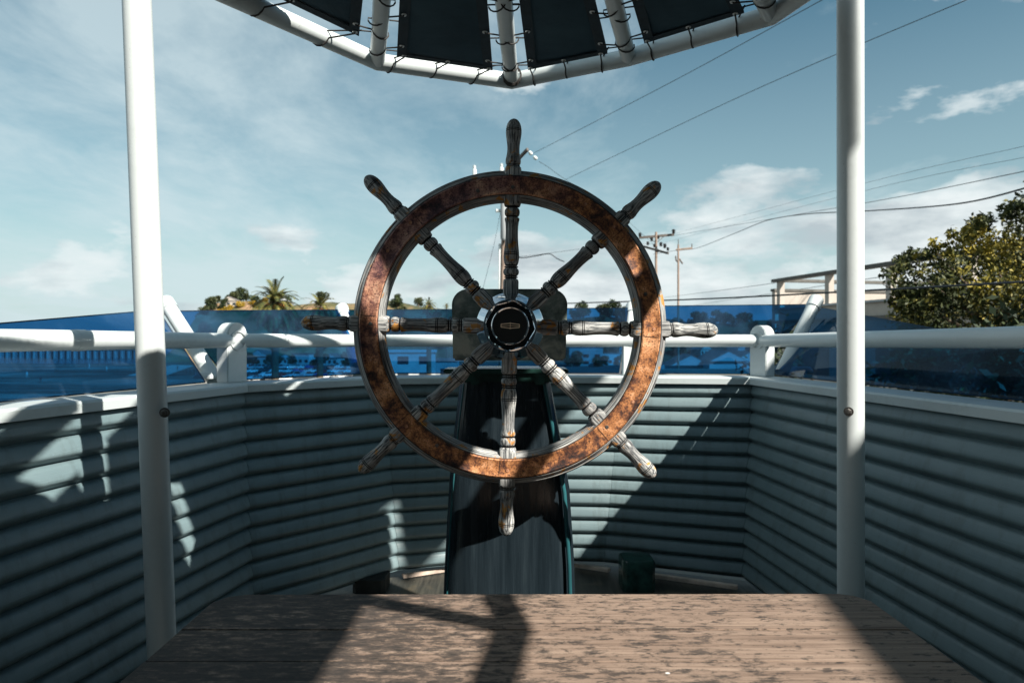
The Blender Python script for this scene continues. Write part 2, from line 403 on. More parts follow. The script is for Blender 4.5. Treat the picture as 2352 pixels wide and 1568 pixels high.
# ------------------------------------------------------------------ land, sea, hill
def ground_h(x, y):
    if x > 4.6: edge = min(1., (x - 4.6) / 3)
    else: edge = 0.
    d = math.hypot(x, max(0, y - 1)) if y > 0 else abs(x)
    low = -9.0
    t1 = min(1, max(0, (d - 5) / 9)); a = -.35 * (1 - t1) + low * t1
    fade = min(1, max(0, (y - 45) / 60)); bnk = -.5 * (1 - fade) + low * fade
    return a * (1 - edge) + bnk * edge if y > -60 else a
def grid(xs, ys, hf):
    vs = [(x, y, hf(x, y)) for y in ys for x in xs]; n = len(xs)
    return vs, [(j * n + i, j * n + i + 1, (j + 1) * n + i + 1, (j + 1) * n + i) for j in range(len(ys) - 1) for i in range(n - 1)]
xs = sorted(set([round(a, 2) for a in [-3000, -1500, -800, -500, -300, -200, -140, -100, -70, -50, -36, -26] + [-20 + 1.5 * i for i in range(28)] + [24, 30, 40, 60, 90, 140, 200, 300, 500, 900, 1600, 3000]]))
ys = [-2500, -900, -300, -100, -40] + [-20 + 1.6 * i for i in range(32)] + [36, 45, 55, 65, 75, 90, 105, 130, 170, 220, 280, 350, 430, 600]
mb = MB(); mb.add(*grid(xs, ys, ground_h)); tag(mb.build('ground', sand_m), kind='structure')
mb = MB(); mb.add([(-5000, 300, -8.9 - .6), (5000, 300, -9.5), (5000, 5200, -9.5), (-5000, 5200, -9.5)], [(0, 1, 2, 3)])
tag(mb.build('sea', sea_m), kind='structure')
mb = MB()  # shallow water on the sand
def wav(x): return 300 + 22 * math.sin(x * .021) + 9 * math.sin(x * .07)
vs = []; N = 60
for i in range(N + 1):
    x = -2500 + i * (2500 - 90) / N; vs += [(x, wav(x), -8.96), (x, 620, -8.96)]
mb.add(vs, [(2 * i, 2 * i + 2, 2 * i + 3, 2 * i + 1) for i in range(N)]); tag(mb.build('shallow_water', sea_m), kind='structure')
mb = MB(); mb.add([(-72, 158, -8.985), (60, 158, -8.985), (100, 320, -8.985), (-110, 320, -8.985)], [(0, 1, 2, 3)]); tag(mb.build('parking_lot', asphalt_m), kind='structure')
mb = MB(); mb.add([(-116, 205, -8.97), (-104, 205, -8.97), (-150, 330, -8.97), (-160, 330, -8.97)], [(0, 1, 2, 3)]); tag(mb.build('beach_path', concrete_m), kind='structure')
def hill_h(x, y):
    base = 22.4 + 3.4 * mnoise.noise(Vector((x * .012, 0, 3))) + 1.6 * mnoise.noise(Vector((x * .05, 1, 3)))
    if x > -60: base -= 10.2 * min(1, (x + 60) / 70)
    left = min(1., max(0., (x + 181) / 9)); left = left ** .6
    if x < -150: base *= 1
    f = min(1., max(0., (y - 335) / 55)); f = f * f * (3 - 2 * f)
    return -9.3 + (base + 10.2 + 2.2 * mnoise.noise(Vector((x * .03, y * .03, 1)))) * f * left
xs = [-184 + 3 * i for i in range(20)] + [-124 + 6 * i for i in range(100)]; ys = [330 + 5 * i for i in range(16)] + [440, 520, 640, 800]
mb = MB(); mb.add(*grid(xs, ys, hill_h)); tag(mb.build('hill', hill_m), kind='structure')

# ------------------------------------------------------------------ the deck and its wall
TOP = [(-1.72, .3), (-1.525, 1.75), (-1.24, 3.14), (-.70, 3.72), (0, 3.86), (.61, 3.82), (1.31, 3.71), (1.485, 1.75), (1.62, .3)]
BOT = [(-1.66, .3), (-1.45, 1.75), (-1.18, 3.10), (-.62, 3.72), (0, 3.90), (.52, 3.86), (1.22, 3.60), (1.42, 1.75), (1.56, .3)]
ZT, ZB = 1.3 - .2275, .055
NB = 13
def inward(poly):                       # per-vertex mitred inward normal
    out = []
    for i, p in enumerate(poly):
        ns = []
        for a, b_ in ((i - 1, i), (i, i + 1)):
            if a < 0 or b_ >= len(poly): continue
            d = Vector(poly[b_]) - Vector(poly[a]); n = Vector((d.y, -d.x)).normalized(); ns.append(n)
        n = sum(ns, Vector((0, 0))).normalized(); k = 1 / max(.5, n.dot(ns[0])); out.append(n * k)
    return out
NI = inward(TOP)
def wpt(i, z, off):
    f = (ZT - z) / (ZT - ZB); p = Vector(TOP[i]).lerp(Vector(BOT[i]), f) + NI[i] * off
    return Vector((p.x, p.y, z))
mb = MB(); mb.prism([(-1.85, -1.6), (1.75, -1.6)] + [(x * 1.0, y + .02) for x, y in [(1.62, .3), (1.46, 2), (1.3, 3.68), (.55, 3.95), (0, 4.0), (-.66, 3.82), (-1.26, 3.2), (-1.5, 2), (-1.72, .3)]], -.05, 0.)
floor = tag(mb.build('deck', deck_m), kind='structure')
bul = empty('bulwark', (0, 2, 0), label='slate blue clapboard wall curving round the bow behind the wheel, under a white cap', cat='wall')
for i in range(len(TOP) - 1):
    mb = MB(); ex = (ZT - ZB) / NB; prof = []
    for k in range(NB):
        zt = ZT - k * ex
        prof += [(zt, -.010), (zt - ex * .05, .000), (zt - ex * .12, .0065), (zt - ex * .22, .0105), (zt - ex * .42, .0150), (zt - ex * .57, .0178), (zt - ex * .66, .0180), (zt - ex * .74, .0145), (zt - ex * .82, .0070), (zt - ex * .89, -.002), (zt - ex * .96, -.010), (zt - ex * .995, -.012)]
    prof.append((ZB, 0.)); prof.append((ZB, -.03)); 
    a, b_ = i, i + 1
    NS = 8; cols = []
    for s_ in range(NS + 1):
        f = s_ / NS; f = .0012 + f * (1 - .0024)
        cols.append([(wpt(a, z, o).lerp(wpt(b_, z, o), f)) + Vector((0, 0, .0016 * mnoise.noise(Vector((i * 7 + f * 4, z * 9, 2))))) for z, o in prof])
    n = len(prof); vs = [v - bul.location for c_ in cols for v in c_]
    fs = [(s_ * n + k, s_ * n + k + 1, (s_ + 1) * n + k + 1, (s_ + 1) * n + k) for s_ in range(NS) for k in range(n - 1)]
    mb.add(vs, fs); ob = mb.build('planking', board_paint, bul, auto=32)
    # solid outer skin
    mb = MB(); q = [wpt(a, ZT, -.05), wpt(b_, ZT, -.05), wpt(b_, -.05, -.05), wpt(a, -.05, -.05), wpt(a, ZT, -.1), wpt(b_, ZT, -.1), wpt(b_, -.05, -.1), wpt(a, -.05, -.1)]
    # lower edge leaves a drain slot above the deck
    for k in (2, 3, 6, 7): q[k].z = ZB
    mb.add([v - bul.location for v in q], [(0, 1, 2, 3), (7, 6, 5, 4), (0, 4, 5, 1), (1, 5, 6, 2), (2, 6, 7, 3), (3, 7, 4, 0)]); mb.build('hull_skin', board_paint, bul, smooth=False)
    # cap
    mb = MB(); capp = [(ZT - .006, .024), (ZT - .004, .034), (ZT + .026, .036), (ZT + .034, .030), (ZT + .036, -.14), (ZT - .002, -.145), (ZT - .002, .01)]
    v1 = [wpt(a, z, o) for z, o in capp]; v2 = [wpt(b_, z, o) for z, o in capp]
    v1 = [p.lerp(q_, .0015) for p, q_ in zip(v1, v2)]; n = len(capp)
    mb.add([v - bul.location for v in v1 + v2], [(k, (k + 1) % n, n + (k + 1) % n, n + k) for k in range(n)] + [tuple(range(n)), tuple(range(2 * n - 1, n - 1, -1))])
    mb.build('wall_cap', cap_paint, bul, auto=30)
# pale strips painted as the lit kerb seen through the gap under the wall
def strip(a, b_, name='curb_strip'):
    a = Vector(a); b_ = Vector(b_); mb = MB(); c0 = (a + b_) / 2
    mb.beam(a - c0, b_ - c0, .035, .020); return mb.build(name, curb_m, loc=c0, bevel=.003)
for a, b_, lb in (((-.60, 3.74, .016), (-.35, 3.86, .016), 'short pale strip painted as lit curb, left of the dark pedestal'),
                  ((.36, 3.93, .016), (.55, 3.84, .016), 'shortest pale strip painted as lit curb, between pedestal and green glazed block'),
                  ((.74, 3.77, .016), (1.18, 3.57, .016), 'long slanting pale strip painted as lit curb, right of the green block')):
    tag(strip(a, b_), lb, 'wood strip', 'pale strips along the foot of the wall')
for (x, y, h, lb) in ((-.74, 3.60, .075, 'low dark wooden block on deck left of the pedestal at wall foot'), (.66, 3.62, .16, 'dark green glossy block on deck right of the pedestal')):
    mb = MB(); mb.lathe([(0, .085, 14), (h * .93, .085, 14), (h, .080, 12), (h, .04, 8)], 24)
    o = mb.build('deck_block', block_m if x < 0 else green_paint, loc=(x, y, 0)); tag(o, lb, 'block')

# rail brackets and handrail
hr = empty('handrail', (0, 3.6, 1.3), label='white tubular handrail running round the bow through arched brackets above the wall', cat='handrail')
RZ = CZ + .004
def wl(p): return Vector(p) - hr.location
LBk = Vector((-1.325, 3.23, RZ)); RBk = Vector((1.385, 3.78, RZ)); MBk = Vector((.645, 3.90, RZ)); M2 = Vector((-.80, 3.86, RZ))
seg = [[(-1.80, .3, RZ - .012), (-1.60, 1.5, RZ - .006), (-1.50, 2.15, RZ), (-1.405, 2.75, RZ), LBk],
       [LBk, M2, MBk, RBk], [RBk, (1.50, 2.4, RZ + .006), (1.60, 1.4, RZ + .012), (1.68, .3, RZ + .016)]]
def smooth_path(pts, n=8, r=.12):
    pts = [Vector(p) for p in pts]; out = [pts[0]]
    for i in range(1, len(pts) - 1):
        a, b_, c_ = pts[i - 1], pts[i], pts[i + 1]
        ra = min(r, (a - b_).length * .45, (c_ - b_).length * .45)
        p0 = b_ + (a - b_).normalized() * ra; p1 = b_ + (c_ - b_).normalized() * ra
        for k in range(n + 1): u = k / n; out.append(p0 * (1 - u) ** 2 + b_ * 2 * u * (1 - u) + p1 * u * u)
    out.append(pts[-1]); return out
for s_ in seg:
    mb = MB(); mb.tube([wl(p) for p in smooth_path(s_)], .0345, 24); mb.build('rail_pipe', white_paint, hr)
for p, q in (((-1.478, 2.30, RZ), (-1.47, 2.345, RZ)), ((1.556, 1.86, RZ + .008), (1.553, 1.90, RZ + .008))):
    mb = MB(); mb.tube([wl(p), wl(q)], .0365, 24); mb.build('pipe_sleeve', white_paint, hr)
def bracket(p, yaw, wd, th, top):
    n = 12; pts = []
    zb = ZT + .035 - RZ
    for k in range(n + 1):
        a = math.pi * k / n; pts.append((wd / 2 * math.cos(a), top - wd / 2 * 0 + wd / 2 * math.sin(a) * 1.0 - wd / 2))
    pts += [(-wd / 2, zb), (wd / 2, zb)]
    mb = MB(); m_ = len(pts)
    vs = [(x, -th / 2, z) for x, z in pts] + [(x, th / 2, z) for x, z in pts]
    mb.add(vs, [tuple(range(m_)), tuple(range(2 * m_ - 1, m_ - 1, -1))] + [(i, (i + 1) % m_, m_ + (i + 1) % m_, m_ + i) for i in range(m_)])
    o = mb.build('arched_bracket', white_paint, hr, bevel=.004); o.location = wl(p); o.rotation_euler = (0, 0, R(yaw))
    mb = MB(); mb.lathe([(-th / 2 - .006, .040), (-th / 2 - .006, .046), (th / 2 + .004, .046), (th / 2 + .004, .040)], 24, 'Y', cap=False); c_ = mb.build('collar', trim_dark if False else white_paint, o)
bracket(LBk, 64, .115, .075, .085); bracket(RBk, -62, .115, .07, .085); 
mb = MB(); zb = ZT + .035
mb.box(wl((.668, 3.90, (zb + RZ + .05) / 2)), (.075, .05, RZ + .05 - zb)); mb.build('square_bracket', white_paint, hr, bevel=.004)

# tinted windscreen
ws = empty('windscreen', (0, 3.9, 1.15), label='row of blue tinted glass panes leaning outward on capped white pipes above the wall', cat='windscreen')
def sl(p): return Vector(p) - ws.location
GB = [(-1.76, .8), (-1.635, 2.18), (-1.36, 3.24), (-.80, 3.93), (.66, 4.02), (1.43, 3.86), (1.60, 2.3), (1.72, .8)]
zg = ZT + .040
tips = {2: P(378, 690, 3.50), 3: P(784, 704, 4.25), 4: P(1453, 699, 4.32), 5: P(1877, 684, 3.96)}
bots = {2: P(493, 872, 3.27), 3: P(824, 862, 3.98), 4: P(1440, 856, 4.06), 5: P(1795, 856, 3.80)}
for k in tips:
    a, b_ = bots[k], tips[k]; d = (b_ - a).normalized()
    mb = MB(); mb.tube([sl(a), sl(b_ - d * .05)], .036, 20); o = mb.build('support_pipe', white_paint, ws)
    mb = MB(); mb.tube([sl(b_ - d * .07), sl(b_ - d * .012), sl(b_ - d * .003), sl(b_)], [.0415, .0415, .038, .026], 20); mb.build('end_cap', white_paint, o)
def pane(corners, th=.008):
    c_ = [sl(p) for p in corners]; n = (c_[1] - c_[0]).cross(c_[3] - c_[0]).normalized() * th
    mb = MB(); mb.add(c_ + [p + n for p in c_], [(0, 1, 2, 3), (7, 6, 5, 4)]); 
    mb.cur = 1; mb.add(c_ + [p + n for p in c_], [(0, 4, 5, 1), (1, 5, 6, 2), (2, 6, 7, 3), (3, 7, 4, 0)])
    return mb.build('glass_pane', parent=ws, smooth=False, mats=[glass_blue, glass_edge])
def on(a, b_, f): return Vector(a).lerp(Vector(b_), f)
d2 = (tips[2] - bots[2]); f2 = .86
pane([Vector((-1.60, 1.9, zg)), Vector((-1.395, 3.10, zg)), P(362, 713, 3.45), P(-30, 747, 2.35)])
pane([Vector((-1.345, 3.25, zg)), Vector((-.83, 3.95, zg)), P(775, 713, 4.2), P(392, 716, 3.50)])
pane([Vector((-.80, 3.96, zg)), Vector((.63, 4.02, zg)), P(1444, 708, 4.28), P(797, 713, 4.22)])
pane([Vector((.69, 4.02, zg)), Vector((1.40, 3.88, zg)), P(1862, 700, 4.08), P(1462, 704, 4.28)])
pane([Vector((1.45, 3.84, zg)), Vector((1.70, 1.2, zg)), P(2390, 800, 2.2), P(2240, 768, 2.75), P(1888, 708, 4.1)][:3] + [P(1888, 708, 4.1)])
# foot plates
for px, py, d in ((478, 884, 3.27), (1840, 860, 3.95)):
    c0 = P(px, py, d); c0.z = zg + .012
    mb = MB(); mb.lathe([(0, .06, 3), (.012, .06, 3), (.03, .045, 3)], 20); o = mb.build('foot_plate', white_paint, ws); o.location = sl(c0)

# posts of the canopy
def bolt_mb():
    mb = MB(); mb.lathe([(0, .0135), (-.003, .0135)], 20, 'Y'); mb.lathe([(-.003, .0098), (-.011, .0098), (-.0125, .008)], 6, 'Y'); mb.lathe([(-.0125, .005), (-.016, .0045)], 12, 'Y'); return mb
def post(x0, x1, y, top, rad, lab, bolt=None):
    e = empty('canopy_post', (x0, y, 0), label=lab, cat='post', group='white canopy posts')
    mb = MB(); mb.tube([(0, 0, 0), (0 + (x1 - x0) * .25, 0, top * .25), ((x1 - x0) * .5, 0, top * .5), (x1 - x0, 0, top)], rad, 32); mb.build('pole', white_paint, e)
    mb = MB(); mb.lathe([(0, .075), (.008, .075), (.012, .06)], 24); mb.build('base_plate', white_paint, e)
    if bolt:
        o = bolt_mb().build('bolt', steel, e); o.location = bolt[0]; o.rotation_euler = (0, 0, R(bolt[1]))
    return e
CH = 1.05; CT = CZ + CH
post(-.957, -1.048, 1.9, CT, .0375, 'left white round post carrying the navy canopy, sun streaks down its front', ((.0075, -.033, 1.106), 20))
bpy.context.view_layer.update()
post(1.008, 1.006, 2.03, CT, .0375, 'right white round post carrying the navy canopy, beside the tree', ((-.022, -.031, 1.095), -35))
post(1.02, 1.02, -1.25, CT, .0375, 'white rear post of the canopy behind the table, right side')
post(-1.25, -1.25, -.9, CT, .0375, 'white rear post of the canopy behind the table, left side')

# canopy
HUB = Vector((-.08, .7)); RING = [(-.0016, 2.755), (.4318, 2.528), (.836, 2.20), (1.15, 1.15), (1.38, .03), (1.2, -1.1), (0, -1.55), (-.95, -1.25), (-1.25, -.2), (-1.22, 1.15), (-.98, 1.90), (-.5066, 2.566)]
can = empty('canopy', (HUB.x, HUB.y, CT), label='overhead canopy of navy canvas panels laced to a white pipe frame', cat='canopy')
def cl(x, y, z=0.): return Vector((x - HUB.x, y - HUB.y, z))
nR = len(RING)
for i in range(nR):
    a = Vector(RING[i]); b_ = Vector(RING[(i + 1) % nR])
    mb = MB(); mb.tube([cl(*a), cl(*b_)], .031, 20); mb.build('ring_pipe', white_paint, can)
    mb = MB(); mb.lathe([(-.0312, .004), (-.0285, .013), (-.021, .0235), (-.01, .03), (0, .0318), (.01, .03), (.021, .0235), (.0285, .013), (.0312, .004)], 20); o = mb.build('weld_joint', white_paint, can); o.location = cl(*a)
    if i in (7, 8, 9, 10): continue
    d = (HUB - a).normalized(); e_ = HUB - d * (1.15 if i in (11, 0, 1, 2) else .1)
    mb = MB(); mb.tube([cl(*a), cl(*a.lerp(e_, .5), .0), cl(*e_, .02)], .028, 20); mb.build('strut', white_paint, can)
hoop = [Vector(RING[10])] + [HUB - (HUB - Vector(RING[q])).normalized() * 1.15 for q in (11, 0, 1, 2)] + [Vector(RING[3])]
mb = MB(); mb.tube([cl(p.x, p.y, .02) for p in hoop], .026, 16); mb.build('inner_hoop', white_paint, can)
mb = MB(); mb.lathe([(-.02, .10), (.06, .10), (.08, .05)], 32); mb.build('hub_plate', white_paint, can)
def line_int(p, d, q, e):
    den = d.x * e.y - d.y * e.x; tt = ((q.x - p.x) * e.y - (q.y - p.y) * e.x) / den; return p + d * tt
OUT = {2: .13, 3: .15, 4: .30, 5: .2, 6: .2, 7: .15, 8: .12, 9: .12, 10: .12, 11: .092, 0: .085, 1: .085}
class _L:
    def tube(s_, pts, r, n):
        mb_ = MB(); mb_.tube(pts, r, n); s_.objs.append(mb_.build('lacing_cord', cord_m, can))
    objs = []
lace = _L()
def arc_wrap(c0, ax, start, turn, r, n=8):
    pass
for i in range(nR):
    a = Vector(RING[i]); b_ = Vector(RING[(i + 1) % nR])
    if i in (2, 3, 4, 5, 6, 7, 8, 9): continue
    oe = OUT[i]; d = (b_ - a).normalized(); n_in = Vector((d.y, -d.x))
    if n_in.dot(HUB - a) < 0: n_in = -n_in
    pa = a + n_in * oe
    da = (HUB - a).normalized(); na = Vector((da.y, -da.x)); na = na if na.dot(b_ - a) > 0 else -na
    db = (HUB - b_).normalized(); nb = Vector((db.y, -db.x)); nb = nb if nb.dot(a - b_) > 0 else -nb
    off = .068
    A = line_int(pa, d, a + na * off, da); B = line_int(pa, d, b_ + nb * off, db)
    la = (HUB - A).length; inner = .40
    C_ = HUB + (B - HUB) * (inner / (B - HUB).length); D_ = HUB + (A - HUB) * (inner / (A - HUB).length)
    quad = [A, B, C_, D_]
    NS = 14; vs = []; nn = NS + 1; rad_ = 1.25
    if 1:                                   # the radial panels stop where the added shade cover begins
        kA = min(.95, .75 / (A - HUB).length) if i in (10, 11, 0, 1) else None
        if kA: D_ = A.lerp(HUB, kA if i != 10 else .08); C_ = B.lerp(HUB, kA if i != 10 else .27); quad = [A, B, C_, D_]
    for v in range(nn):
        for u in range(nn):
            fu, fv = u / NS, v / NS
            p = A.lerp(B, fu).lerp(D_.lerp(C_, fu), fv)
            # scalloped edge and sag
            ed = .010 * math.sin(math.pi * fu) * (1 - fv) ** 4
            p = p + n_in * ed
            z = -.012 * math.sin(math.pi * fu) * math.sin(math.pi * fv) + .004 * mnoise.noise(Vector((p.x * 5, p.y * 5, i)))
            vs.append(cl(p.x, p.y, z))
    mb = MB(); mb.add(vs, [(v * nn + u, v * nn + u + 1, (v + 1) * nn + u + 1, (v + 1) * nn + u) for v in range(NS) for u in range(NS)])
    pn = mb.build('canvas_panel', navy_fabric, can, auto=180)
    sm = pn.modifiers.new('thickness', 'SOLIDIFY'); sm.thickness = .003
    # hem
    mb = MB(); cen = (A + B + C_ + D_) / 4
    ins = []
    for k in range(4):
        p0, p1, p2 = quad[k - 1], quad[k], quad[(k + 1) % 4]
        e1 = (p1 - p0).normalized(); e2 = (p2 - p1).normalized(); n1 = Vector((-e1.y, e1.x)); n2 = Vector((-e2.y, e2.x))
        if n1.dot(cen - p1) < 0: n1 = -n1
        if n2.dot(cen - p1) < 0: n2 = -n2
        ins.append(line_int(p1 + n1 * .034, e1, p1 + n2 * .034, e2))
    hv = []
    for k in range(4): hv += [cl(*quad[k], -.0075), cl(*ins[k], -.0095)]
    mb.add(hv, [(2 * k, (2 * k + 2) % 8, (2 * k + 3) % 8, 2 * k + 1) for k in range(4)])
    hm = mb.build('hem', hem_fabric, pn, smooth=False); sm = hm.modifiers.new('thickness', 'SOLIDIFY'); sm.thickness = .002
    # grommets and lacing, only on the panels over the bow
    def gro(p):
        mb = MB(); mb.lathe([(-.0115, .0035), (-.0135, .0055), (-.0135, .0075), (-.0115, .0085), (-.010, .0085)], 14, cap=False); g_ = mb.build('grommet', grommet_m, pn); g_.location = cl(p.x, p.y, 0)
    if i in (10, 11, 0, 1, 2):
        L = (B - A).length; ng = max(3, int(L / .165)); cnt = 0
        for k in range(ng):
            f = .06 + .88 * k / (ng - 1); g_ = A.lerp(B, f) + n_in * (.018 + .010 * math.sin(math.pi * f)); gro(g_)
            # cord: from grommet over to the pipe, round its far side, back to the next hole
            foot = g_ - n_in * (oe + .018); rr = .034; skew = d * -.05
            pts = [cl(g_.x, g_.y, -.016)]
            for q in range(9):
                an = R(-60 - 30 * q) if False else R(-20 - 24 * q)
                off2 = n_in * (math.cos(an) * rr); c2_ = foot + skew * (.45 + .07 * q)
                pts.append(cl(c2_.x + off2.x, c2_.y + off2.y, math.sin(an) * rr))
            g2_ = g_ + d * .03
            pts.append(cl(g2_.x, g2_.y, .006)); lace.tube(pts, .0028, 6)
        for (S, E, base, nn_, sgn) in ((A, D_, a, na, 1), (B, C_, b_, nb, -1)):
            L = (E - S).length; dd = (E - S).normalized()
            k = 0.10
            while k < min(L - .05, 1.0):
                g_ = S + dd * k + nn_ * .016; gro(g_)
                foot = g_ - nn_ * (off + .016); pts = [cl(g_.x, g_.y, -.014)]
                for q in range(8):
                    an = R(-20 - 24 * q); c2_ = foot - dd * (.03 + .007 * q); o2 = nn_ * math.cos(an) * .0305
                    pts.append(cl(c2_.x + o2.x, c2_.y + o2.y, math.sin(an) * .0305))
                g2_ = g_ - dd * .085; pts.append(cl(g2_.x - nn_.x * .012, g2_.y - nn_.y * .012, .006)); lace.tube(pts, .0026, 6)
                k += .235
for k in (.0, .008, -.007):          # knot round the front joint
    pts = [cl(.0 + .036 * math.cos(R(an)), 2.70 + k * 2 + .003 * math.sin(R(3 * an)), .036 * math.sin(R(an))) for an in range(0, 361, 30)]
    lace.tube(pts, .0028, 6)
block_outline = [(.15, 3.0), (1.6, 2.9), (1.45, 1.75), (1.0, 2.14), (.97, 2.03), (1.42, 1.60), (1.32, 1.42), (.9, 1.45), (.5, 1.8), (.15, 2.1)]; nS = len(block_outline)  # outline of an added sheet, out of view, that blocks sun
k_ = 2.0; c0_ = Vector((.75 + .85 * k_, 2.4 - .82 * k_, CT + k_))
mb = MB(); v0 = [Vector((x + .85 * k_, y - .82 * k_, CT + k_)) - c0_ for x, y in block_outline]; mb.add(v0 + [v + Vector((0, 0, .01)) for v in v0], [tuple(range(nS)), tuple(range(2 * nS - 1, nS - 1, -1))] + [(q, (q + 1) % nS, nS + (q + 1) % nS, nS + q) for q in range(nS)])
tag(mb.build('sun_blocker', navy_fabric, loc=c0_, smooth=False), 'unseen navy sheet added high up to block sun from the wall', 'light blocker')
# unseen cover added to block sun, with slots cut for the light bands
cov = [(-1.0, 1.9), (-.86, 2.10), (-.70, 2.17), (.78, 2.17), (.84, 2.06), (.95, 1.7), (1.05, 1.2), (1.08, .8), (1.10, .4), (1.10, 0.), (1.08, -.4), (1.04, -1.0), (-.9, -1.15), (-1.18, -.2), (-1.16, 1.1)]
def inslot(x, y):
    for (x0, y0, x1, y1, hw) in ((-.95, 1.82, -.03, .96, .05), (-.70, 1.02, -.45, 1.85, .095), (-.305, 1.43, -.07, .60, .055), (.09, 1.30, .57, 1.01, .028), (-.45, 1.2, -.34, .75, .04)):
        d = Vector((x1 - x0, y1 - y0)); L_ = d.length; d.normalize(); q_ = Vector((x - x0, y - y0)); u_ = q_.dot(d)
        if 0 < u_ < L_ and abs(q_.x * d.y - q_.y * d.x) < hw: return True
    return False
def inpoly(x, y, pl_):
    c_ = False; j = len(pl_) - 1
    for i_ in range(len(pl_)):
        if (pl_[i_][1] > y) != (pl_[j][1] > y) and x < (pl_[j][0] - pl_[i_][0]) * (y - pl_[i_][1]) / (pl_[j][1] - pl_[i_][1]) + pl_[i_][0]: c_ = not c_
        j = i_
    return c_
st_ = .006; mb = MB(); idx = {}
def vid(i_, j_):
    if (i_, j_) not in idx:
        idx[(i_, j_)] = len(mb.v); x, y = -1.2 + i_ * st_, -1.2 + j_ * st_; mb.v.append(tuple(cl(x, y, .045 + .004 * mnoise.noise(Vector((x * 3, y * 3, 5))))))
    return idx[(i_, j_)]
for i_ in range(396):
    for j_ in range(566):
        x, y = -1.2 + (i_ + .5) * st_, -1.2 + (j_ + .5) * st_
        if inpoly(x, y, cov) and not inslot(x, y): mb.f.append([vid(i_, j_), vid(i_ + 1, j_), vid(i_ + 1, j_ + 1), vid(i_, j_ + 1)]); mb.uv.append(None); mb.mi.append(0)
mb.build('shade_cover', navy_fabric, can, auto=180)

# ------------------------------------------------------------------ pedestal
PY = 2.22
ped = empty('pedestal', (.0, PY, 0), label='tall dark glossy tapered pedestal with a metal gear housing behind the ship wheel', cat='pedestal')
def px2(px, d): return (px - 1280) / 1707 * d
rows = [(1.2, 1152, 1370, .105), (1.17, 1152, 1374, .11), (1.00, 1137, 1398, .122), (.84, 1126, 1420, .132), (.62, 1117, 1431, .140), (.4, 1110, 1435, .147), (.2, 1104, 1440, .152), (0., 1100, 1444, .155)]
mb = MB(); n = 40; vs = []; rings = []
for (z, xl, xr, hd) in rows:
    x0, x1 = px2(xl, PY), px2(xr, PY); cx = (x0 + x1) / 2; hw = (x1 - x0) / 2
    for j in range(n):
        a = 2 * math.pi * (j + .5) / n; c_, s_ = math.cos(a), math.sin(a); pw = 5.5
        k = (abs(c_) ** pw + abs(s_) ** pw) ** (-1 / pw); vs.append((cx + hw * k * c_, hd * k * s_, z))
m_ = len(rows); fs = [(i * n + j, i * n + (j + 1) % n, (i + 1) * n + (j + 1) % n, (i + 1) * n + j) for i in range(m_ - 1) for j in range(n)]
fs += [tuple(range(n)), tuple((m_ - 1) * n + j for j in range(n - 1, -1, -1))]
mb.add(vs, fs); col = mb.build('column', ped_paint, ped, auto=50)
for sx in (0, 1):
    mb = MB(); pts = []
    for (z, xl, xr, hd) in rows[1:]:
        x = px2(xl, PY) + .018 if sx == 0 else px2(xr, PY) - .022
        pts.append((x, -hd - .001, z))
    mb.tube(pts, .003 if sx == 0 else .0065, 10); mb.build('lit_edge', teal_lit_edge, col)  # bright edge streaks put in as thin teal tubes
mb = MB(); mb.prism([(-.175, -.13), (.150, -.13), (.150, .12), (-.175, .12)], 1.2, 1.216); mb.prism([(-.165, -.118), (.14, -.118), (.14, .11), (-.165, .11)], 1.175, 1.2)
mb.build('top_plate', green_paint, ped, bevel=.003)
mb = MB(); mb.box((.15, -.03, 1.208), (.05, .16, .014)); mb.box((-.185, -.03, 1.208), (.055, .16, .014)); mb.build('plate_lug', green_paint, ped, bevel=.003)
for x in (-.112, .085):
    mb = MB(); mb.box((x, -.125, 1.185), (.030, .012, .036)); mb.build('bracket_tab', green_paint, ped, bevel=.003)
# gear housing
gx0, gx1, gz0, gz1 = px2(1129, 2.12), px2(1419, 2.12), CZ - (901 - 853.5) / 1707 * 2.12, CZ + (853.5 - 722) / 1707 * 2.12
pts = [(gx0 + .004, gz0)]; rr = .05
for k in range(9):
    a = R(180 - 90 * k / 8); pts.append((gx0 + rr + rr * math.cos(a), gz1 - rr + rr * math.sin(a)))
for k in range(9):
    a = R(90 - 90 * k / 8); pts.append((gx1 - rr + rr * math.cos(a), gz1 - rr + rr * math.sin(a)))
pts.append((gx1 - .006, gz0)); m_ = len(pts); mb = MB()
vs = [(x, -.10, z) for x, z in pts] + [(x, .09, z) for x, z in pts]
mb.add(vs, [tuple(range(m_)), tuple(range(2 * m_ - 1, m_ - 1, -1))] + [(i, (i + 1) % m_, m_ + (i + 1) % m_, m_ + i) for i in range(m_)])
gh = mb.build('gear_housing', pewter, ped, bevel=.006)
mb = MB(); mb.lathe([(-.10, .075), (-.12, .072), (-.135, .055), (-.20, .04)], 32, 'Y'); o = mb.build('shaft_boss', pewter, gh); o.location = (-.005, 0, CZ + .045)

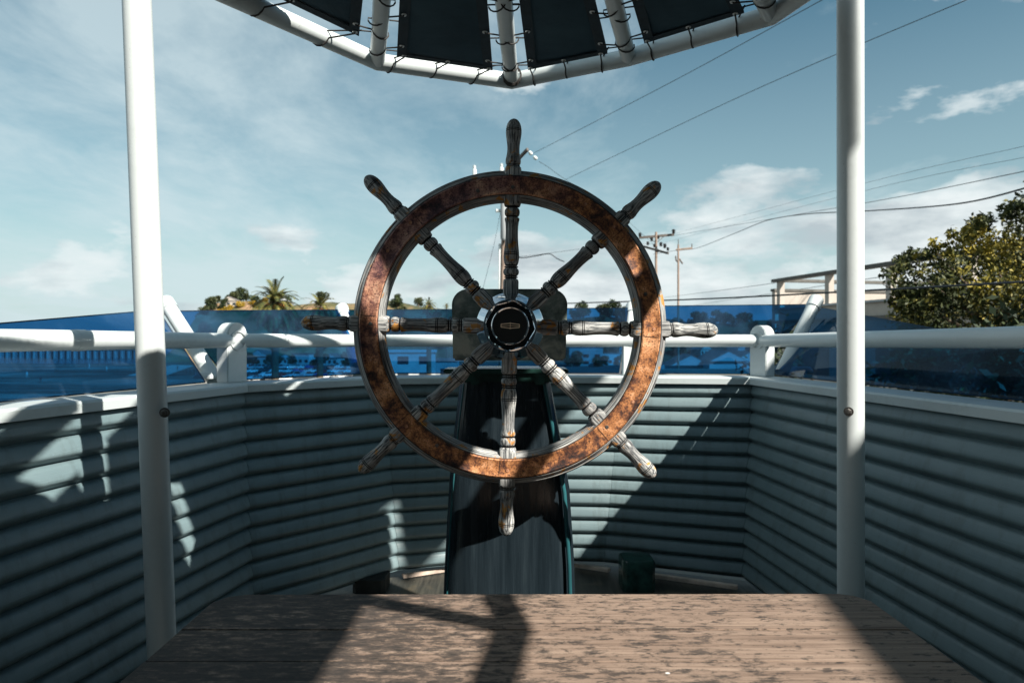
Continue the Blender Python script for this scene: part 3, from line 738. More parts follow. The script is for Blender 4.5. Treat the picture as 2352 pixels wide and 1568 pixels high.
# ------------------------------------------------------------------ the wheel
WY = 1.9; WC = Vector(((1171.5 - 1176) / 1568 * WY, WY, CZ + (784 - 750) / 1568 * WY))
wh = empty('ship_wheel', WC, label='weathered wooden ship steering wheel with copper banded rim and eight turned spokes', cat='ship wheel')
wh.rotation_euler = (R(-.6), R(1.1), R(.5))
def ring_mesh(prof, N=160, closed=True):
    mb = MB(); n = len(prof); vs = []; fs = []; uvs = []
    for i in range(N):
        a = 2 * math.pi * i / N; c_, s_ = math.sin(a), math.cos(a)
        for r, y in prof: vs.append((r * c_, y, r * s_))
    cum = [0]
    for k in range(n): cum.append(cum[-1] + math.dist(prof[k], prof[(k + 1) % n]))
    for i in range(N):
        i2 = (i + 1) % N; u0 = i / N * 2.6; u1 = (i + 1) / N * 2.6
        for k in range(n if closed else n - 1):
            k2 = (k + 1) % n; fs.append((i * n + k, i * n + k2, i2 * n + k2, i2 * n + k))
            uvs.append([(u0, cum[k]), (u0, cum[k + 1]), (u1, cum[k + 1]), (u1, cum[k])])
    mb.add(vs, fs, uvs); return mb
rim_prof = [(.362, -.022), (.358, -.020), (.352, -.010), (.350, -.006), (.349, .024), (.352, .030), (.425, .030), (.4335, .024), (.4345, -.004), (.431, -.010), (.426, -.012), (.4235, -.017), (.418, -.022)]
ring_mesh(rim_prof).build('rim', rim_wood, wh, auto=35)
band_prof = [(.364, -.0205), (.3645, -.0255), (.368, -.0275), (.371, -.0262), (.408, -.0262), (.411, -.0275), (.4145, -.0255), (.415, -.0205)]
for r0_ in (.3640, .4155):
    ring_mesh([(r0_ - .0014, -.0222), (r0_ + .0014, -.0222), (r0_ + .0014, -.0200), (r0_ - .0014, -.0200)]).build('band_edge_line', groove_m, wh, smooth=False)  # thin near-black rings along both edges of the band
band = ring_mesh(band_prof).build('copper_band', copper, wh, auto=35)
for k in range(16):
    a = R(22.5 * k + (8 if k % 2 else 0)); rr = .389 + (.006 if k % 3 else -.006)
    mb = MB(); mb.lathe([(-.0262, .0052), (-.0272, .0050), (-.0276, .0035), (-.0268, .001)], 14, 'Y'); o = mb.build('screw', copper if k % 3 else steel, band); o.location = (rr * math.sin(a), 0, rr * math.cos(a))
SP = [(.060, .0215, 7), (.124, .0215, 7), (.1295, .0205, 4), (.1325, .0175, 2.5), (.1345, .0155), (.1365, .0185), (.1385, .0195), (.1405, .0165), (.1425, .018), (.1470, .0212), (.1525, .0222), (.1580, .0212), (.1620, .0180), (.1635, .0165), (.1655, .0195), (.1675, .0195), (.1690, .0165),
      (.1715, .0175), (.178, .0200), (.187, .0216), (.1955, .0221), (.1990, .0220), (.2000, .0212), (.2012, .0219), (.2038, .0218), (.2048, .0210), (.2060, .0216), (.215, .0206), (.230, .0188), (.248, .0176), (.265, .0173), (.280, .0178), (.291, .0190), (.2965, .0205), (.3000, .0208), (.3025, .0200), (.3040, .0168), (.3055, .0160), (.3075, .0178), (.3120, .0205), (.3180, .0214), (.3240, .0208), (.3290, .0185), (.3305, .0160), (.3325, .0160), (.3345, .0205), (.338, .0225, 3), (.343, .0235, 5), (.350, .0240, 7), (.372, .0240, 7)]
HD = [(.408, .0232, 7), (.436, .0232, 7), (.4415, .0222, 4), (.4445, .0200, 2.5), (.4460, .0180), (.4470, .0195), (.4490, .0195), (.4500, .0175), (.4515, .0182), (.4545, .0205), (.460, .0215), (.467, .0211), (.474, .0195), (.484, .0177), (.494, .0171), (.505, .0175), (.518, .0192), (.531, .0212), (.5405, .0221), (.5440, .0221), (.5450, .0214), (.5462, .0220), (.5485, .0219), (.5495, .0212), (.5507, .0217), (.559, .0205), (.567, .0178), (.573, .0142), (.577, .0100), (.5795, .0055), (.5803, .001)]
def islow(pr, i): return 0 < i < len(pr) - 1 and pr[i][1] < pr[i - 1][1] + 1e-5 and pr[i][1] < pr[i + 1][1] + 1e-5 and min(abs(pr[i + 1][0] - pr[i][0]), abs(pr[i][0] - pr[i - 1][0])) < .003
def deep(pr): return [(q[0], q[1] - (.0016 if islow(pr, i) else 0)) + tuple(q[2:]) for i, q in enumerate(pr)]
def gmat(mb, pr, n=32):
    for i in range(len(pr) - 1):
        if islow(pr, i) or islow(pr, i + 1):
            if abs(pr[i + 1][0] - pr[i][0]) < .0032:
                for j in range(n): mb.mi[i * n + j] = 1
sp0 = None
for k in range(8):
    if k == 0:
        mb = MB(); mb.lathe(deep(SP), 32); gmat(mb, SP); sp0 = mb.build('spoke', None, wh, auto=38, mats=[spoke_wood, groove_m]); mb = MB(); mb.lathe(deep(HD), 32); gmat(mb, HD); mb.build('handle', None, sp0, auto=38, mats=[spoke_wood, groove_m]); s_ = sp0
    else:
        s_ = copy_tree(sp0, wh)
    s_.rotation_euler = (0, R(45 * k), 0); s_.location = (0, .002, 0)
# hub
for k in range(8):
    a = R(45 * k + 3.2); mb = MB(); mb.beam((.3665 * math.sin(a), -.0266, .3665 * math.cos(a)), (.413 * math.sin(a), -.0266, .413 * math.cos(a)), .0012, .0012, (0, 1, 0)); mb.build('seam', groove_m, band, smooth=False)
mb = MB(); mb.lathe([(.045, .060), (.040, .094), (.012, .0945), (-.006, .0945), (-.016, .0935), (-.024, .088), (-.050, .076), (-.058, .072), (-.060, .066)], 64, 'Y')
hub = mb.build('hub', chrome, wh, auto=30)
mb = MB(); mb.lathe([(-.056, .0728), (-.0665, .0728), (-.0690, .0715), (-.0690, .0695), (-.0660, .0685)], 64, 'Y', cap=False); mb.build('hub_ring', chrome, hub)
# octagonal bevelled face
mb = MB(); vs = []; n = 64
oct_ = [R(45 * k + 7) for k in range(8)]
def octr(a, r):
    k = ((a - R(7)) % R(45)) - R(22.5); return r * math.cos(R(22.5)) / math.cos(k)
for ring, (y, f) in enumerate(((-.0662, lambda a: .0690), (-.0675, lambda a: octr(a, .0690)), (-.0700, lambda a: octr(a, .0665)), (-.0720, lambda a: .0515))):
    for j in range(n):
        a = 2 * math.pi * j / n; r = f(a); vs.append((r * math.sin(a), y, r * math.cos(a)))
mb.cur = 0; F = lambda r0: [(r0 * n + j, r0 * n + (j + 1) % n, (r0 + 1) * n + (j + 1) % n, (r0 + 1) * n + j) for j in range(n)]
mb.add(vs, F(0)); o_ = len(mb.v); mb.add([], []); 
mb.f += F(1); mb.uv += [None] * n; mb.mi += [0] * n
mb.f += F(2); mb.uv += [None] * n; mb.mi += [1] * n
mb.build('hub_face', parent=hub, mats=[chrome, black_gloss], auto=8)
mb = MB(); mb.lathe([(-.0715, .0520), (-.0750, .0510), (-.0765, .0490), (-.0755, .0465), (-.0725, .0450)], 64, 'Y', cap=False); mb.build('inner_ring', chrome, hub)
mb = MB(); mb.lathe([(-.068, .0455), (-.0730, .0452)], 64, 'Y'); mb.build('centre_disc', black_matte, hub, smooth=False)
mb = MB(); y = -.0745; q = .0016
W2, H1, H2 = .0245, .0042, .0066
TP = [(-W2, -H1), (0, -H2), (W2, -H1), (W2, H1), (0, H2), (-W2, H1)]
for k in range(6): a, b_ = TP[k], TP[(k + 1) % 6]; mb.beam((a[0], y, a[1]), (b_[0], y, b_[1]), q * 1.3, .0016, (0, 1, 0))
mb.beam((-W2, y - .0003, 0), (W2, y - .0003, 0), q * .8, .0016, (0, 1, 0)); mb.beam((0, y - .0006, -.0092), (0, y - .0006, .0092), q * .8, .0018, (0, 1, 0))
mb.build('emblem', emblem_metal, hub, smooth=False)

# ------------------------------------------------------------------ table
TZ = CZ - .57; tb = empty('table', (.066, 1.15, 0), label='weathered brown plank table in front of the wheel, mottled with dark mildew', cat='table')
xl, xr, yf = -.657, .790, 1.545
edges = [yf, 1.405, 1.352, 1.218, 1.085, .95, .815, .68]
edges = [1.545, 1.352, 1.218, 1.085, .95, .815, .68]
for k in range(len(edges) - 1):
    y1, y0 = edges[k], edges[k + 1] + .0020
    if k == 0: poly = [(xl, y0), (xr, y0), (xr, y1 - .045), (xr - .022, y1 - .012), (xr - .05, y1), (xl + .06, y1 - .004), (xl + .022, y1 - .018), (xl, y1 - .055)]
    else: poly = [(xl, y0), (xr, y0), (xr, y1), (xl, y1)]
    mb = MB(); mb.prism([(x - tb.location.x, y - tb.location.y) for x, y in poly], TZ - .028, TZ - .0008 * (k % 2)); o = mb.build('plank', table_wood, tb, bevel=.0014)
mb = MB()
for x in (-.5, .5): mb.box((x, -.03, TZ - .045), (.05, .7, .03))
mb.build('underframe', trim_dark, tb)
for sx in (-1, 1):
    for sy in (-1, 1):
        mb = MB(); mb.box((sx * .55, sy * .28 - .04, (TZ - .03) / 2), (.06, .06, TZ - .03)); mb.build('leg', table_wood, tb, bevel=.004)

# ------------------------------------------------------------------ unseen house added beside the deck so its eave shades the right side
nb_ = empty('eave_blocker', (6.2, -3.5, -.5), label='unseen dark house added right of the deck as a shadow caster', cat='house')
def nl(x, y, z): return Vector((x, y, z)) - nb_.location
ev = lambda y: 3.90 + .134 * y
mb = MB(); mb.prism([(ev(-8) + .4 - 6.2, -8 + 3.5), (10 - 6.2, -8 + 3.5), (10 - 6.2, .9 + 3.5), (ev(.9) + .4 - 6.2, .9 + 3.5)], 0, 4.55); mb.build('wall', dark_wall, nb_, smooth=False)
mb = MB(); mb.prism([(ev(-8.6) - 6.2, -8.6 + 3.5), (10.5 - 6.2, -8.6 + 3.5), (10.5 - 6.2, 1.8 + 3.5), (ev(1.8) - 6.2, 1.8 + 3.5)], 4.62, 4.8); mb.build('roof', trim_dark, nb_, smooth=False)
for y in (-5.5, -2.5):
    x = ev(y) + .40; mb = MB(); mb.box(nl(x - .01, y, 1.4), (.06, 1.2, 1.1)); o = mb.build('window', window_m, nb_)
    mb = MB(); mb.box(nl(x - .03, y, .82), (.12, 1.4, .06)); mb.build('sill', stucco_w, o)

rb_ = empty('sky_blocker', (-1, -4.2, -.5), label='unseen dark building added behind the table to cut sky light', cat='building')  # added behind the camera to block sky light, never in view
mb = MB(); mb.box((0, -2, 2.6), (9.5, 4, 5.2)); mb.build('wall', dark_wall, rb_, smooth=False)
mb = MB(); mb.box((0, -2, 5.32), (10.1, 4.6, .22)); mb.build('roof', trim_dark, rb_, smooth=False)
for x in (-3, -.6, 1.8):
    mb = MB(); mb.box((x, .01, 2.3), (1.5, .06, 1.5)); o = mb.build('window', window_m, rb_, smooth=False)
    mb = MB(); mb.box((x, .05, 1.5), (1.7, .12, .07)); mb.build('sill', trim_dark, o, smooth=False)

# ------------------------------------------------------------------ foliage helpers
def leaf_mesh(name, blobs, n, size, mat, seed, shell=.55, flat=1.):
    rnd = random.Random(seed); vs = []; fs = []
    vol = [b_[3] ** 1.75 for b_ in blobs]; tot = sum(vol)
    for (bx, by, bz, br), vv in zip(blobs, vol):
        for _ in range(int(n * vv / tot)):
            d = Vector((rnd.gauss(0, 1), rnd.gauss(0, 1), rnd.gauss(0, 1))).normalized()
            q = br * (shell + (1 - shell) * rnd.random()) * (1 + .25 * mnoise.noise(d * 2.3 + Vector((bx, by, bz))))
            c_ = Vector((bx, by, bz)) + Vector((d.x, d.y, d.z * flat)) * q
            u = Vector((rnd.gauss(0, 1), rnd.gauss(0, 1), rnd.gauss(0, 1))).normalized(); v = u.orthogonal().normalized(); v.rotate(Matrix.Rotation(rnd.random() * 6.28, 3, u))
            w_ = u.cross(v); s_ = size * (.6 + .8 * rnd.random())
            o = len(vs); vs += [c_ - v * s_, c_ + w_ * s_ * .45, c_ + v * s_, c_ - w_ * s_ * .45]; fs.append((o, o + 1, o + 2, o + 3))
    me = bpy.data.meshes.new(name); me.from_pydata([tuple(v) for v in vs], [], fs); me.materials.append(mat); return me
def mesh_obj(name, me, parent=None, loc=(0, 0, 0)):
    o = bpy.data.objects.new(name, me); COL.objects.link(o); o.parent = parent; o.location = loc; return o

# tree on the right
tr = empty('leafy_tree', (8.4, 10.4, -.5), label='broad leafy tree with sunlit yellow tips right of the right post', cat='tree')
rnd = random.Random(3); blobs = []
for k in range(95):
    d = rnd.random() ** .6; a = rnd.random() * 6.283; r_ = 3.4 * d
    x = r_ * math.cos(a); y = r_ * math.sin(a) * .85
    top = 3.9 * (1 - (r_ / 3.9) ** 2) ** .5 if r_ < 3.9 else 0
    z = .9 + rnd.random() * top * .95
    blobs.append((x + .2, y, z, .28 + .34 * rnd.random()))
for (px, py, d, r_) in ((2065, 655, 9.2, .17), (2100, 665, 9.2, .2), (2150, 560, 9.4, .18), (2180, 610, 9.2, .25), (2110, 620, 9.3, .16), (2120, 700, 9.1, .25), (2080, 705, 9.1, .16), (2215, 560, 9.4, .2), (2170, 690, 9.2, .3), (2240, 540, 9.5, .22), (2310, 505, 9.7, .25), (2335, 480, 9.8, .2), (2270, 520, 9.6, .18), (1990, 725, 9.0, .10), (2020, 715, 9.0, .1)):
    p = P(px, py, d) - tr.location; blobs.append((p.x, p.y, p.z, r_))
def okb(b_):
    p = Vector(b_[:3]) + tr.location; px = 1176 + p.x / p.y * 1568; py = 784 - (p.z + b_[3] - CZ) / p.y * 1568
    wob = 26 * mnoise.noise(Vector((px * .016, 2, 7)))
    return py + wob > (466 + (2352 - px) * .42 if px < 2352 else 420 - (px - 2352) * .25) and px - b_[3] / p.y * 1568 > 2035
blobs = [b_ for b_ in blobs if okb(b_)]; rnd = random.Random(44)
while len(blobs) < 105:
    p = P(rnd.uniform(2090, 2620), rnd.uniform(440, 800), rnd.uniform(8.3, 11.5)) - tr.location; b_ = (p.x, p.y, p.z, rnd.uniform(.22, .5))
    if okb(b_): blobs.append(b_)
for k in range(46):
    px = rnd.uniform(2030, 2352); q_ = 478 + (2352 - px) * .45 + 26 * mnoise.noise(Vector((px * .016, 2, 7))) * -1; py = q_ - rnd.uniform(-6, 20) if k % 4 else rnd.uniform(620, 720); px = px if k % 4 else rnd.uniform(2050, 2095)
    p = P(px, py, rnd.uniform(9, 10)) - tr.location; blobs.append((p.x, p.y, p.z, rnd.uniform(.07, .14)))
crown = mesh_obj('crown', leaf_mesh('crown', blobs, 80000, .036, leaf_tree, 5, .35), tr)
mb = MB()
mb.tube([(0, 0, 0), (.1, 0, .8), (.05, .1, 1.6)], [.2, .16, .12], 10)
for k in range(34):
    b_ = blobs[(k * 7) % 110] if (k * 7) % 110 < len(blobs) else blobs[k]
    if k > 22: b_ = blobs[95 + k - 23] if 95 + k - 23 < len(blobs) else b_
    tip = Vector(b_[:3]); mid = Vector((tip.x * .45, tip.y * .45, .9 + tip.z * .35))
    mb.tube([(.08, 0, .6 + .02 * k), mid, tip * .95 + Vector((0, 0, .05)), tip + (tip - mid).normalized() * .3], [.055, .03, .012, .004], 6)
mb.build('trunk', bark, tr)
# hedge below
hd = empty('hedge', (5.4, 7.5, -.5), label='dark dense hedge seen through the right tinted glass', cat='hedge')
rnd = random.Random(8); blobs = []
for k in range(70):
    f = rnd.random(); x = -2.2 + 5.5 * f; y = 2.4 - 5.4 * f + rnd.uniform(-.5, .5); z = rnd.uniform(.2, 1.75 + .25 * f); blobs.append((x, y, z, .35 + .2 * rnd.random()))
mesh_obj('foliage', leaf_mesh('hedge', blobs, 12000, .06, leaf_dark, 6, .3), hd)
mb = MB(); mb.tube([(-2.2, 2.4, .4), (0, .2, .5), (3.2, -2.9, .5)], [.18, .22, .18], 8)
for k in range(8): f = k / 7; mb.tube([(-2.2 + 5.4 * f, 2.4 - 5.3 * f, -.3), (-2.15 + 5.4 * f, 2.4 - 5.3 * f, 1.3)], [.06, .02], 6)
mb.build('stems', bark, hd)

# palms
def palm(px, py, d, rad, hang, seed, label, ground=-9.0, n=92, fruit=True, trunk_r=.32):
    c0 = P(px, py, d); e = empty('palm_tree', (c0.x, c0.y, ground), label=label, cat='palm tree', group='palm trees on the shore side'); rnd = random.Random(seed)
    h = c0.z - ground; vs = []; fs = []
    for k in range(n):
        az = k * 2.39996 + rnd.random() * .3; f = k / n; elv = R(78 - (78 + hang) * f ** .80) + rnd.uniform(-.12, .12); L = rad * (.78 + .25 * rnd.random()) * (1 + .22 * math.sin(math.pi * f))
        pos = Vector((0, 0, h)); dirn = Vector((math.cos(az) * math.cos(elv), math.sin(az) * math.cos(elv), math.sin(elv)))
        S = 12; pts = [pos]
        for s_ in range(S):
            pos = pos + dirn * (L / S); dirn = (dirn + Vector((0, 0, -.085 - .02 * s_ * .6))).normalized(); pts.append(pos.copy())
        for s_ in range(1, S):
            t_ = (pts[s_ + 1] - pts[s_]).normalized(); sd = t_.cross(Vector((0, 0, 1))); sd = sd.normalized() if sd.length > .05 else Vector((1, 0, 0)); up = sd.cross(t_)
            ll = rad * .20 * math.sin(math.pi * (s_ + .6) / (S + 1.4)) ** .6
            for sg in (-1, 1):
                for h_ in (0, .5):
                    b0 = pts[s_].lerp(pts[s_ + 1], h_); tip = b0 + (sd * sg * .75 + t_ * .75 + up * .12 + Vector((0, 0, -.25))).normalized() * ll * (.85 + .3 * rnd.random())
                    o = len(vs); wv_ = t_ * (rad * .024); vs += [b0 - wv_, b0 + wv_, tip]; fs.append((o, o + 1, o + 2))
        for s_ in range(S):
            sd = (pts[s_ + 1] - pts[s_]).cross(Vector((0, 0, 1))); sd = sd.normalized() * rad * .02 if sd.length > 1e-4 else Vector((.02, 0, 0))
            o = len(vs); vs += [pts[s_] - sd, pts[s_] + sd, pts[s_ + 1] + sd * .7, pts[s_ + 1] - sd * .7]; fs.append((o, o + 1, o + 2, o + 3))
    me = bpy.data.meshes.new('crown'); me.from_pydata([tuple(v) for v in vs], [], fs); me.materials.append(palm_leaf); mesh_obj('crown', me, e)
    mb = MB(); mb.tube([(0, 0, 0), (0, 0, h * .5), (0, 0, h - .5), (0, 0, h - .1), (0, 0, h + .15)], [trunk_r * 1.2, trunk_r, trunk_r, trunk_r * 1.7, trunk_r], 12); mb.build('trunk', bark, e)
    if fruit:
        for k in range(5):
            a = R(-150 + 40 * k); mb = MB(); blobs = [(math.cos(a) * rad * .26 + rnd.uniform(-.1, .1), math.sin(a) * rad * .26, h - .25 + rnd.uniform(-.15, .1), .16) for _ in range(6)]
            mesh_obj('fruit_cluster', leaf_mesh('fruit', blobs, 260, .05, fruit_m, k, .2), e)
    return e
palm(632, 697, 62, 2.7, 58, 1, 'largest feathery palm above the blue glass left of the wheel')
palm(735, 706, 66, 2.2, 50, 2, 'smaller upright palm between the largest palm and the wheel rim', n=34)
palm(985, 702, 90, 1.35, 60, 3, 'round bushy palm seen through the wheel left of the hub', n=60, fruit=False)
palm(1026, 700, 150, .95, 70, 4, 'tiny slender palm just left of the gear housing, seen through the wheel', n=24, fruit=False, trunk_r=.15)

# shrubs and trees on the hill, each its own thing
def crown_mesh(seed, mat, tall=1.):
    rnd = random.Random(seed); blobs = [(rnd.uniform(-1.6, 1.6), rnd.uniform(-1, 1), rnd.uniform(1.2, 3.6) * tall, rnd.uniform(.8, 1.5)) for _ in range(8)]
    return leaf_mesh('crown', blobs, 1100, .33, mat, seed, .5)
crowns = [crown_mesh(20 + k, (leaf_hill, leaf_dark, leaf_dark)[k % 3], (1, 1.25, .8)[k % 3]) for k in range(6)]
gold = [crown_mesh(40 + k, leaf_gold, .7) for k in range(2)]
mb = MB(); mb.tube([(0, 0, -1.0), (.1, 0, 1.2), (0, .1, 2.6)], [.3, .22, .1], 8); tm = mb.build('trunk', bark).data; bpy.data.objects.remove(bpy.data.objects['trunk.004'] if 'trunk.004' in bpy.data.objects and bpy.data.objects['trunk.004'].data == tm else [o for o in bpy.data.objects if o.data == tm][0])
rnd = random.Random(12)
def hill_tree(x, y, z, s_, me, label, group, cat='tree'):
    e = empty('hill_tree', (x, y, z), label=label, cat=cat, group=group); c_ = mesh_obj('crown', me, e); mesh_obj('trunk', tm, e); e.scale = (s_ * 1.2, s_, s_); e.rotation_euler = (0, 0, rnd.random() * 6.28)
def ordn(k): return '%d%s' % (k, 'th' if 10 < k % 100 < 14 else {1: 'st', 2: 'nd', 3: 'rd'}.get(k % 10, 'th'))
pxs = sorted([rnd.uniform(900, 1280) if k % 4 == 1 else rnd.uniform(1280, 1930) if k % 4 else rnd.uniform(450, 1060) for k in range(120)])
for k, px in enumerate(pxs):
    y = rnd.uniform(345, 400); x = (px - 1176) / 1568 * y
    hill_tree(x, y, hill_h(x, y) - .4, rnd.uniform(.9, 1.7) + (.35 if px > 1280 else 0), crowns[k % 6], 'small dark leafy tree, %s from the left along the far hilltop' % ordn(k + 1), 'trees on the far hill')
for k in range(16):
    px = 465 + k * 11 + rnd.uniform(-5, 5); y = rnd.uniform(372, 395); x = (px - 1176) / 1568 * y
    hill_tree(x, y, hill_h(x, y) - .2, rnd.uniform(.7, 1.15), gold[k % 2] if k % 3 else crowns[0], 'golden shrub on the cliff brow, %s from its left end, near the largest palm' % ordn(k + 1), 'golden shrubs on the cliff top', 'shrub')

# ------------------------------------------------------------------ houses, pier, cars
def house(x, y, z, wd, dp, ht, rot, wall, roof, label, group=None, nwin=3, flat=False, name='house'):
    e = empty(name, (x, y, z), label=label, cat='house', group=group); e.rotation_euler = (0, 0, R(rot))
    mb = MB(); mb.box((0, 0, ht / 2), (wd, dp, ht)); mb.build('wall', wall, e, smooth=False)
    rh = .5 if flat else wd * .28; o = .35
    if flat: mb = MB(); mb.box((0, 0, ht + .2), (wd + .5, dp + .5, .38)); mb.build('roof', roof, e, smooth=False)
    else:
        a, b_ = wd / 2 + o, dp / 2 + o; mb = MB()
        mb.add([(-a, -b_, ht - .1), (a, -b_, ht - .1), (0, -b_, ht + rh), (-a, b_, ht - .1), (a, b_, ht - .1), (0, b_, ht + rh)], [(0, 1, 2), (5, 4, 3), (0, 2, 5, 3), (1, 4, 5, 2), (0, 3, 4, 1)]); mb.build('roof', roof, e, smooth=False)
        mb = MB(); mb.add([(-wd / 2, -b_ - .01, ht), (wd / 2, -b_ - .01, ht), (0, -b_ - .01, ht + rh * .86)], [(0, 1, 2)]); mb.add([(-wd / 2, -b_ + .1, ht), (wd / 2, -b_ + .1, ht), (0, -b_ + .1, ht + rh * .86)], [(2, 1, 0)]); mb.build('gable', wall, e, smooth=False)
    for fl in range(max(1, int(ht // 2.8))):
        for k in range(nwin):
            mb = MB(); mb.box(((k + .5) / nwin * wd - wd / 2, -dp / 2 - .03, 1.5 + 2.8 * fl), (wd / nwin * .5, .1, 1.3)); w_ = mb.build('window', window_m, e, smooth=False)
    return e
hs = [(560, 300, 8, 7, 3, 'low white shed at the hill foot just right of the left arched bracket'), (605, 312, 11, 8, 3.6, 'wide white building at hill foot below the largest palm'), (655, 305, 6, 7, 3, 'small grey flat building at the hill foot below the largest palm'),
      (702, 312, 9, 8, 4.6, 'pale two storey building left of the wheel beyond the cars'), (766, 300, 7, 7, 3.2, 'white gabled cottage beyond the cars next to the wheel handle'),
      (1345, 290, 14, 8, 8, 'dark grey gabled house under the lower right of the gear housing'), (1395, 300, 9, 7, 5, 'small white gabled house left of the square bracket')]
for k, (px, d, wd, dp, ht, lb) in enumerate(hs):
    house((px - 1176) / 1568 * d, d, -9, wd, dp, ht, rnd.uniform(-20, 20), (stucco_w, stucco_g)[k in (2, 5)], roof_m, lb, 'buildings at the foot of the hill', flat=k % 3 == 0)
# larger white beach house seen through the wheel
house((925 - 1176) / 1568 * 120, 122, -9, 11, 9, 8.4, 6, stucco_w, stucco_w, 'big white flat roofed beach building seen through the wheel left of the gear housing', flat=True, nwin=3)
house((1000 - 1176) / 1568 * 135, 140, -9, 8, 9, 6.4, 0, stucco_g, roof_m, 'grey shed roofed building just left of the gear housing through the wheel', flat=True, nwin=2)
for px, d, wd, ht, lb in ((1578, 115, 6.5, 6.4, 'white gabled townhouse between wheel rim and far utility pole'), (1652, 112, 6, 7.2, 'tall white gabled townhouse with dark windows left of the right arched bracket'), (1706, 118, 6.5, 6.8, 'white gabled townhouse nearest the right arched bracket'), (1560, 150, 12, 4.0, 'long low white building with columns beside the wheel rim')):
    house((px - 1176) / 1568 * d, d, -9, wd, 7, ht, rnd.uniform(-25, 5), stucco_w, roof_m, lb, 'white townhouses below the hill', nwin=3)
for k, (px, d, z) in enumerate(((530, 380, 14.5), (655, 385, 15), (1080, 380, 15), (1430, 352, 4), (1610, 350, 3), (1690, 352, 6))):
    x = (px - 1176) / 1568 * d; house(x, d, hill_h(x, d) - .8, 9, 6, 3.2, 10 * k, (stucco, stucco_g)[k % 2], roof_m, ['low house with grey roof on the cliff brow left of the largest palm', 'low house on the hilltop right of the largest palm', 'white rooftop house on the hilltop behind the wheel hub', 'pale house among hillside trees right of the gear housing', 'cream house among hillside trees behind the far pole', 'white house among hillside trees near the right post'][k], nwin=3)

for k, (px, d) in enumerate([(572, 292), (588, 298), (628, 290), (642, 300), (672, 292), (722, 296), (738, 288), (792, 291), (806, 297), (1312, 280), (1325, 284), (1372, 278), (1384, 283), (1418, 281)]):
    hill_tree((px - 1176) / 1568 * d, d, -9, rnd.uniform(.7, 1.3), crowns[k % 6], 'dark tree at the hill foot, %s from the left among the white buildings' % ordn(k + 1), 'trees at the foot of the hill')

pier = empty('pier', (-276, 420, -9), label='long dark timber pier on many piles above the beach at far left', cat='pier')
mb = MB(); mb.box((0, 0, 4.9), (110, 5, .7)); mb.build('pier_deck', trim_dark, pier, smooth=False)
for k in range(27):
    mb = MB(); mb.tube([(-54 + 4.15 * k, -2, -1), (-54 + 4.15 * k, -2, 4.6)], .75, 8); mb.tube([(-54 + 4.15 * k, 2, -1), (-54 + 4.15 * k, 2, 4.6)], .5, 8); mb.build('pile', stucco_g, pier)

def car_parts(paint, tall=0.):
    e = empty('parked_car', (0, 0, 0)); W = .9
    prof = [(-2.2, .35), (-2.25, .75), (-2.1, .95), (-1.2, 1.02), (-.55, 1.45 + tall), (.95, 1.48 + tall), (1.75, 1.0 + tall * .8), (2.2, .95), (2.25, .4)]
    mb = MB(); n = len(prof); vs = []
    for sy, k in ((-1, 1), (1, 1)):
        for x, z in prof: vs.append((x, sy * (W if z < 1.1 else W * .80), z))
    mb.add(vs, [tuple(range(n)), tuple(range(2 * n - 1, n - 1, -1))] + [(i, (i + 1) % n, n + (i + 1) % n, n + i) for i in range(n)]); mb.build('body', paint, e, bevel=.05)
    mb = MB()
    for sy in (-1, 1): mb.add([(-1.0, sy * .93, 1.06), (1.5, sy * .93, 1.06), (.85, sy * .78, 1.42 + tall), (-.55, sy * .78, 1.40 + tall)], [(0, 1, 2, 3)])
    mb.add([(-1.24, -.74, 1.04), (-1.24, .74, 1.04), (-.66, .66, 1.42 + tall), (-.66, -.66, 1.42 + tall)], [(0, 1, 2, 3)])
    mb.build('windows', window_m, e, smooth=False)
    for x in (-1.4, 1.4):
        for sy in (-1, 1):
            mb = MB(); mb.lathe([(-.1, .2), (-.1, .33), (.1, .33), (.1, .2)], 16, 'Y'); o = mb.build('wheel', tyre_m, e); o.location = (x, sy * .86, .33)
    return e
paints = [('white', (.8, .8, .8)), ('silver', (.45, .47, .5)), ('dark grey', (.06, .065, .07)), ('red', (.5, .03, .03)), ('blue', (.05, .1, .3))]
protos = []
for nm, cc in paints: protos.append((nm, car_parts(simple('car_' + nm.replace(' ', '_'), cc, .25, .2, .02), .35 if nm == 'silver' else 0)))
spots = []
for row, d in enumerate((176, 196, 222, 256)):
    for px in range(552, 1040, (34, 31, 27, 23)[row]):
        if 838 < px < 885: continue
        spots.append((px + rnd.uniform(-3, 3), d, row))
for px in (1585, 1606, 1630, 1668, 1690, 1722): spots.append((px, 180 + (px % 3) * 6, 4))
used = {}; cnt_ = {}
for px, d, row in spots:
    k = rnd.choice((0, 0, 0, 1, 1, 2, 2, 3, 4)) if px < 900 or d > 180 else rnd.choice((0, 1))
    nm, pr = protos[k]; c_ = pr if k not in used else copy_tree(pr); used[k] = 1
    c_.location = ((px - 1176) / 1568 * d, d, -8.98); c_.rotation_euler = (0, 0, R(rnd.choice((0, 180)) + rnd.uniform(55, 75)))
    area = 'left of the wheel' if px < 830 else ('inside the wheel' if px < 1100 else 'right of the wheel')
    cnt_[(row, px > 850)] = cnt_.get((row, px > 850), 0) + 1
    tag(c_, '%s car, %s from left in the %s row, %s' % (nm, ordn(cnt_[(row, px > 850)]), ('nearest', 'second', 'third', 'farthest', 'only')[row], area), 'car', 'cars parked in the distant lot')
for k, (nm, pr) in enumerate(protos):
    if k not in used:
        for ch in list(pr.children): bpy.data.objects.remove(ch)
        bpy.data.objects.remove(pr)

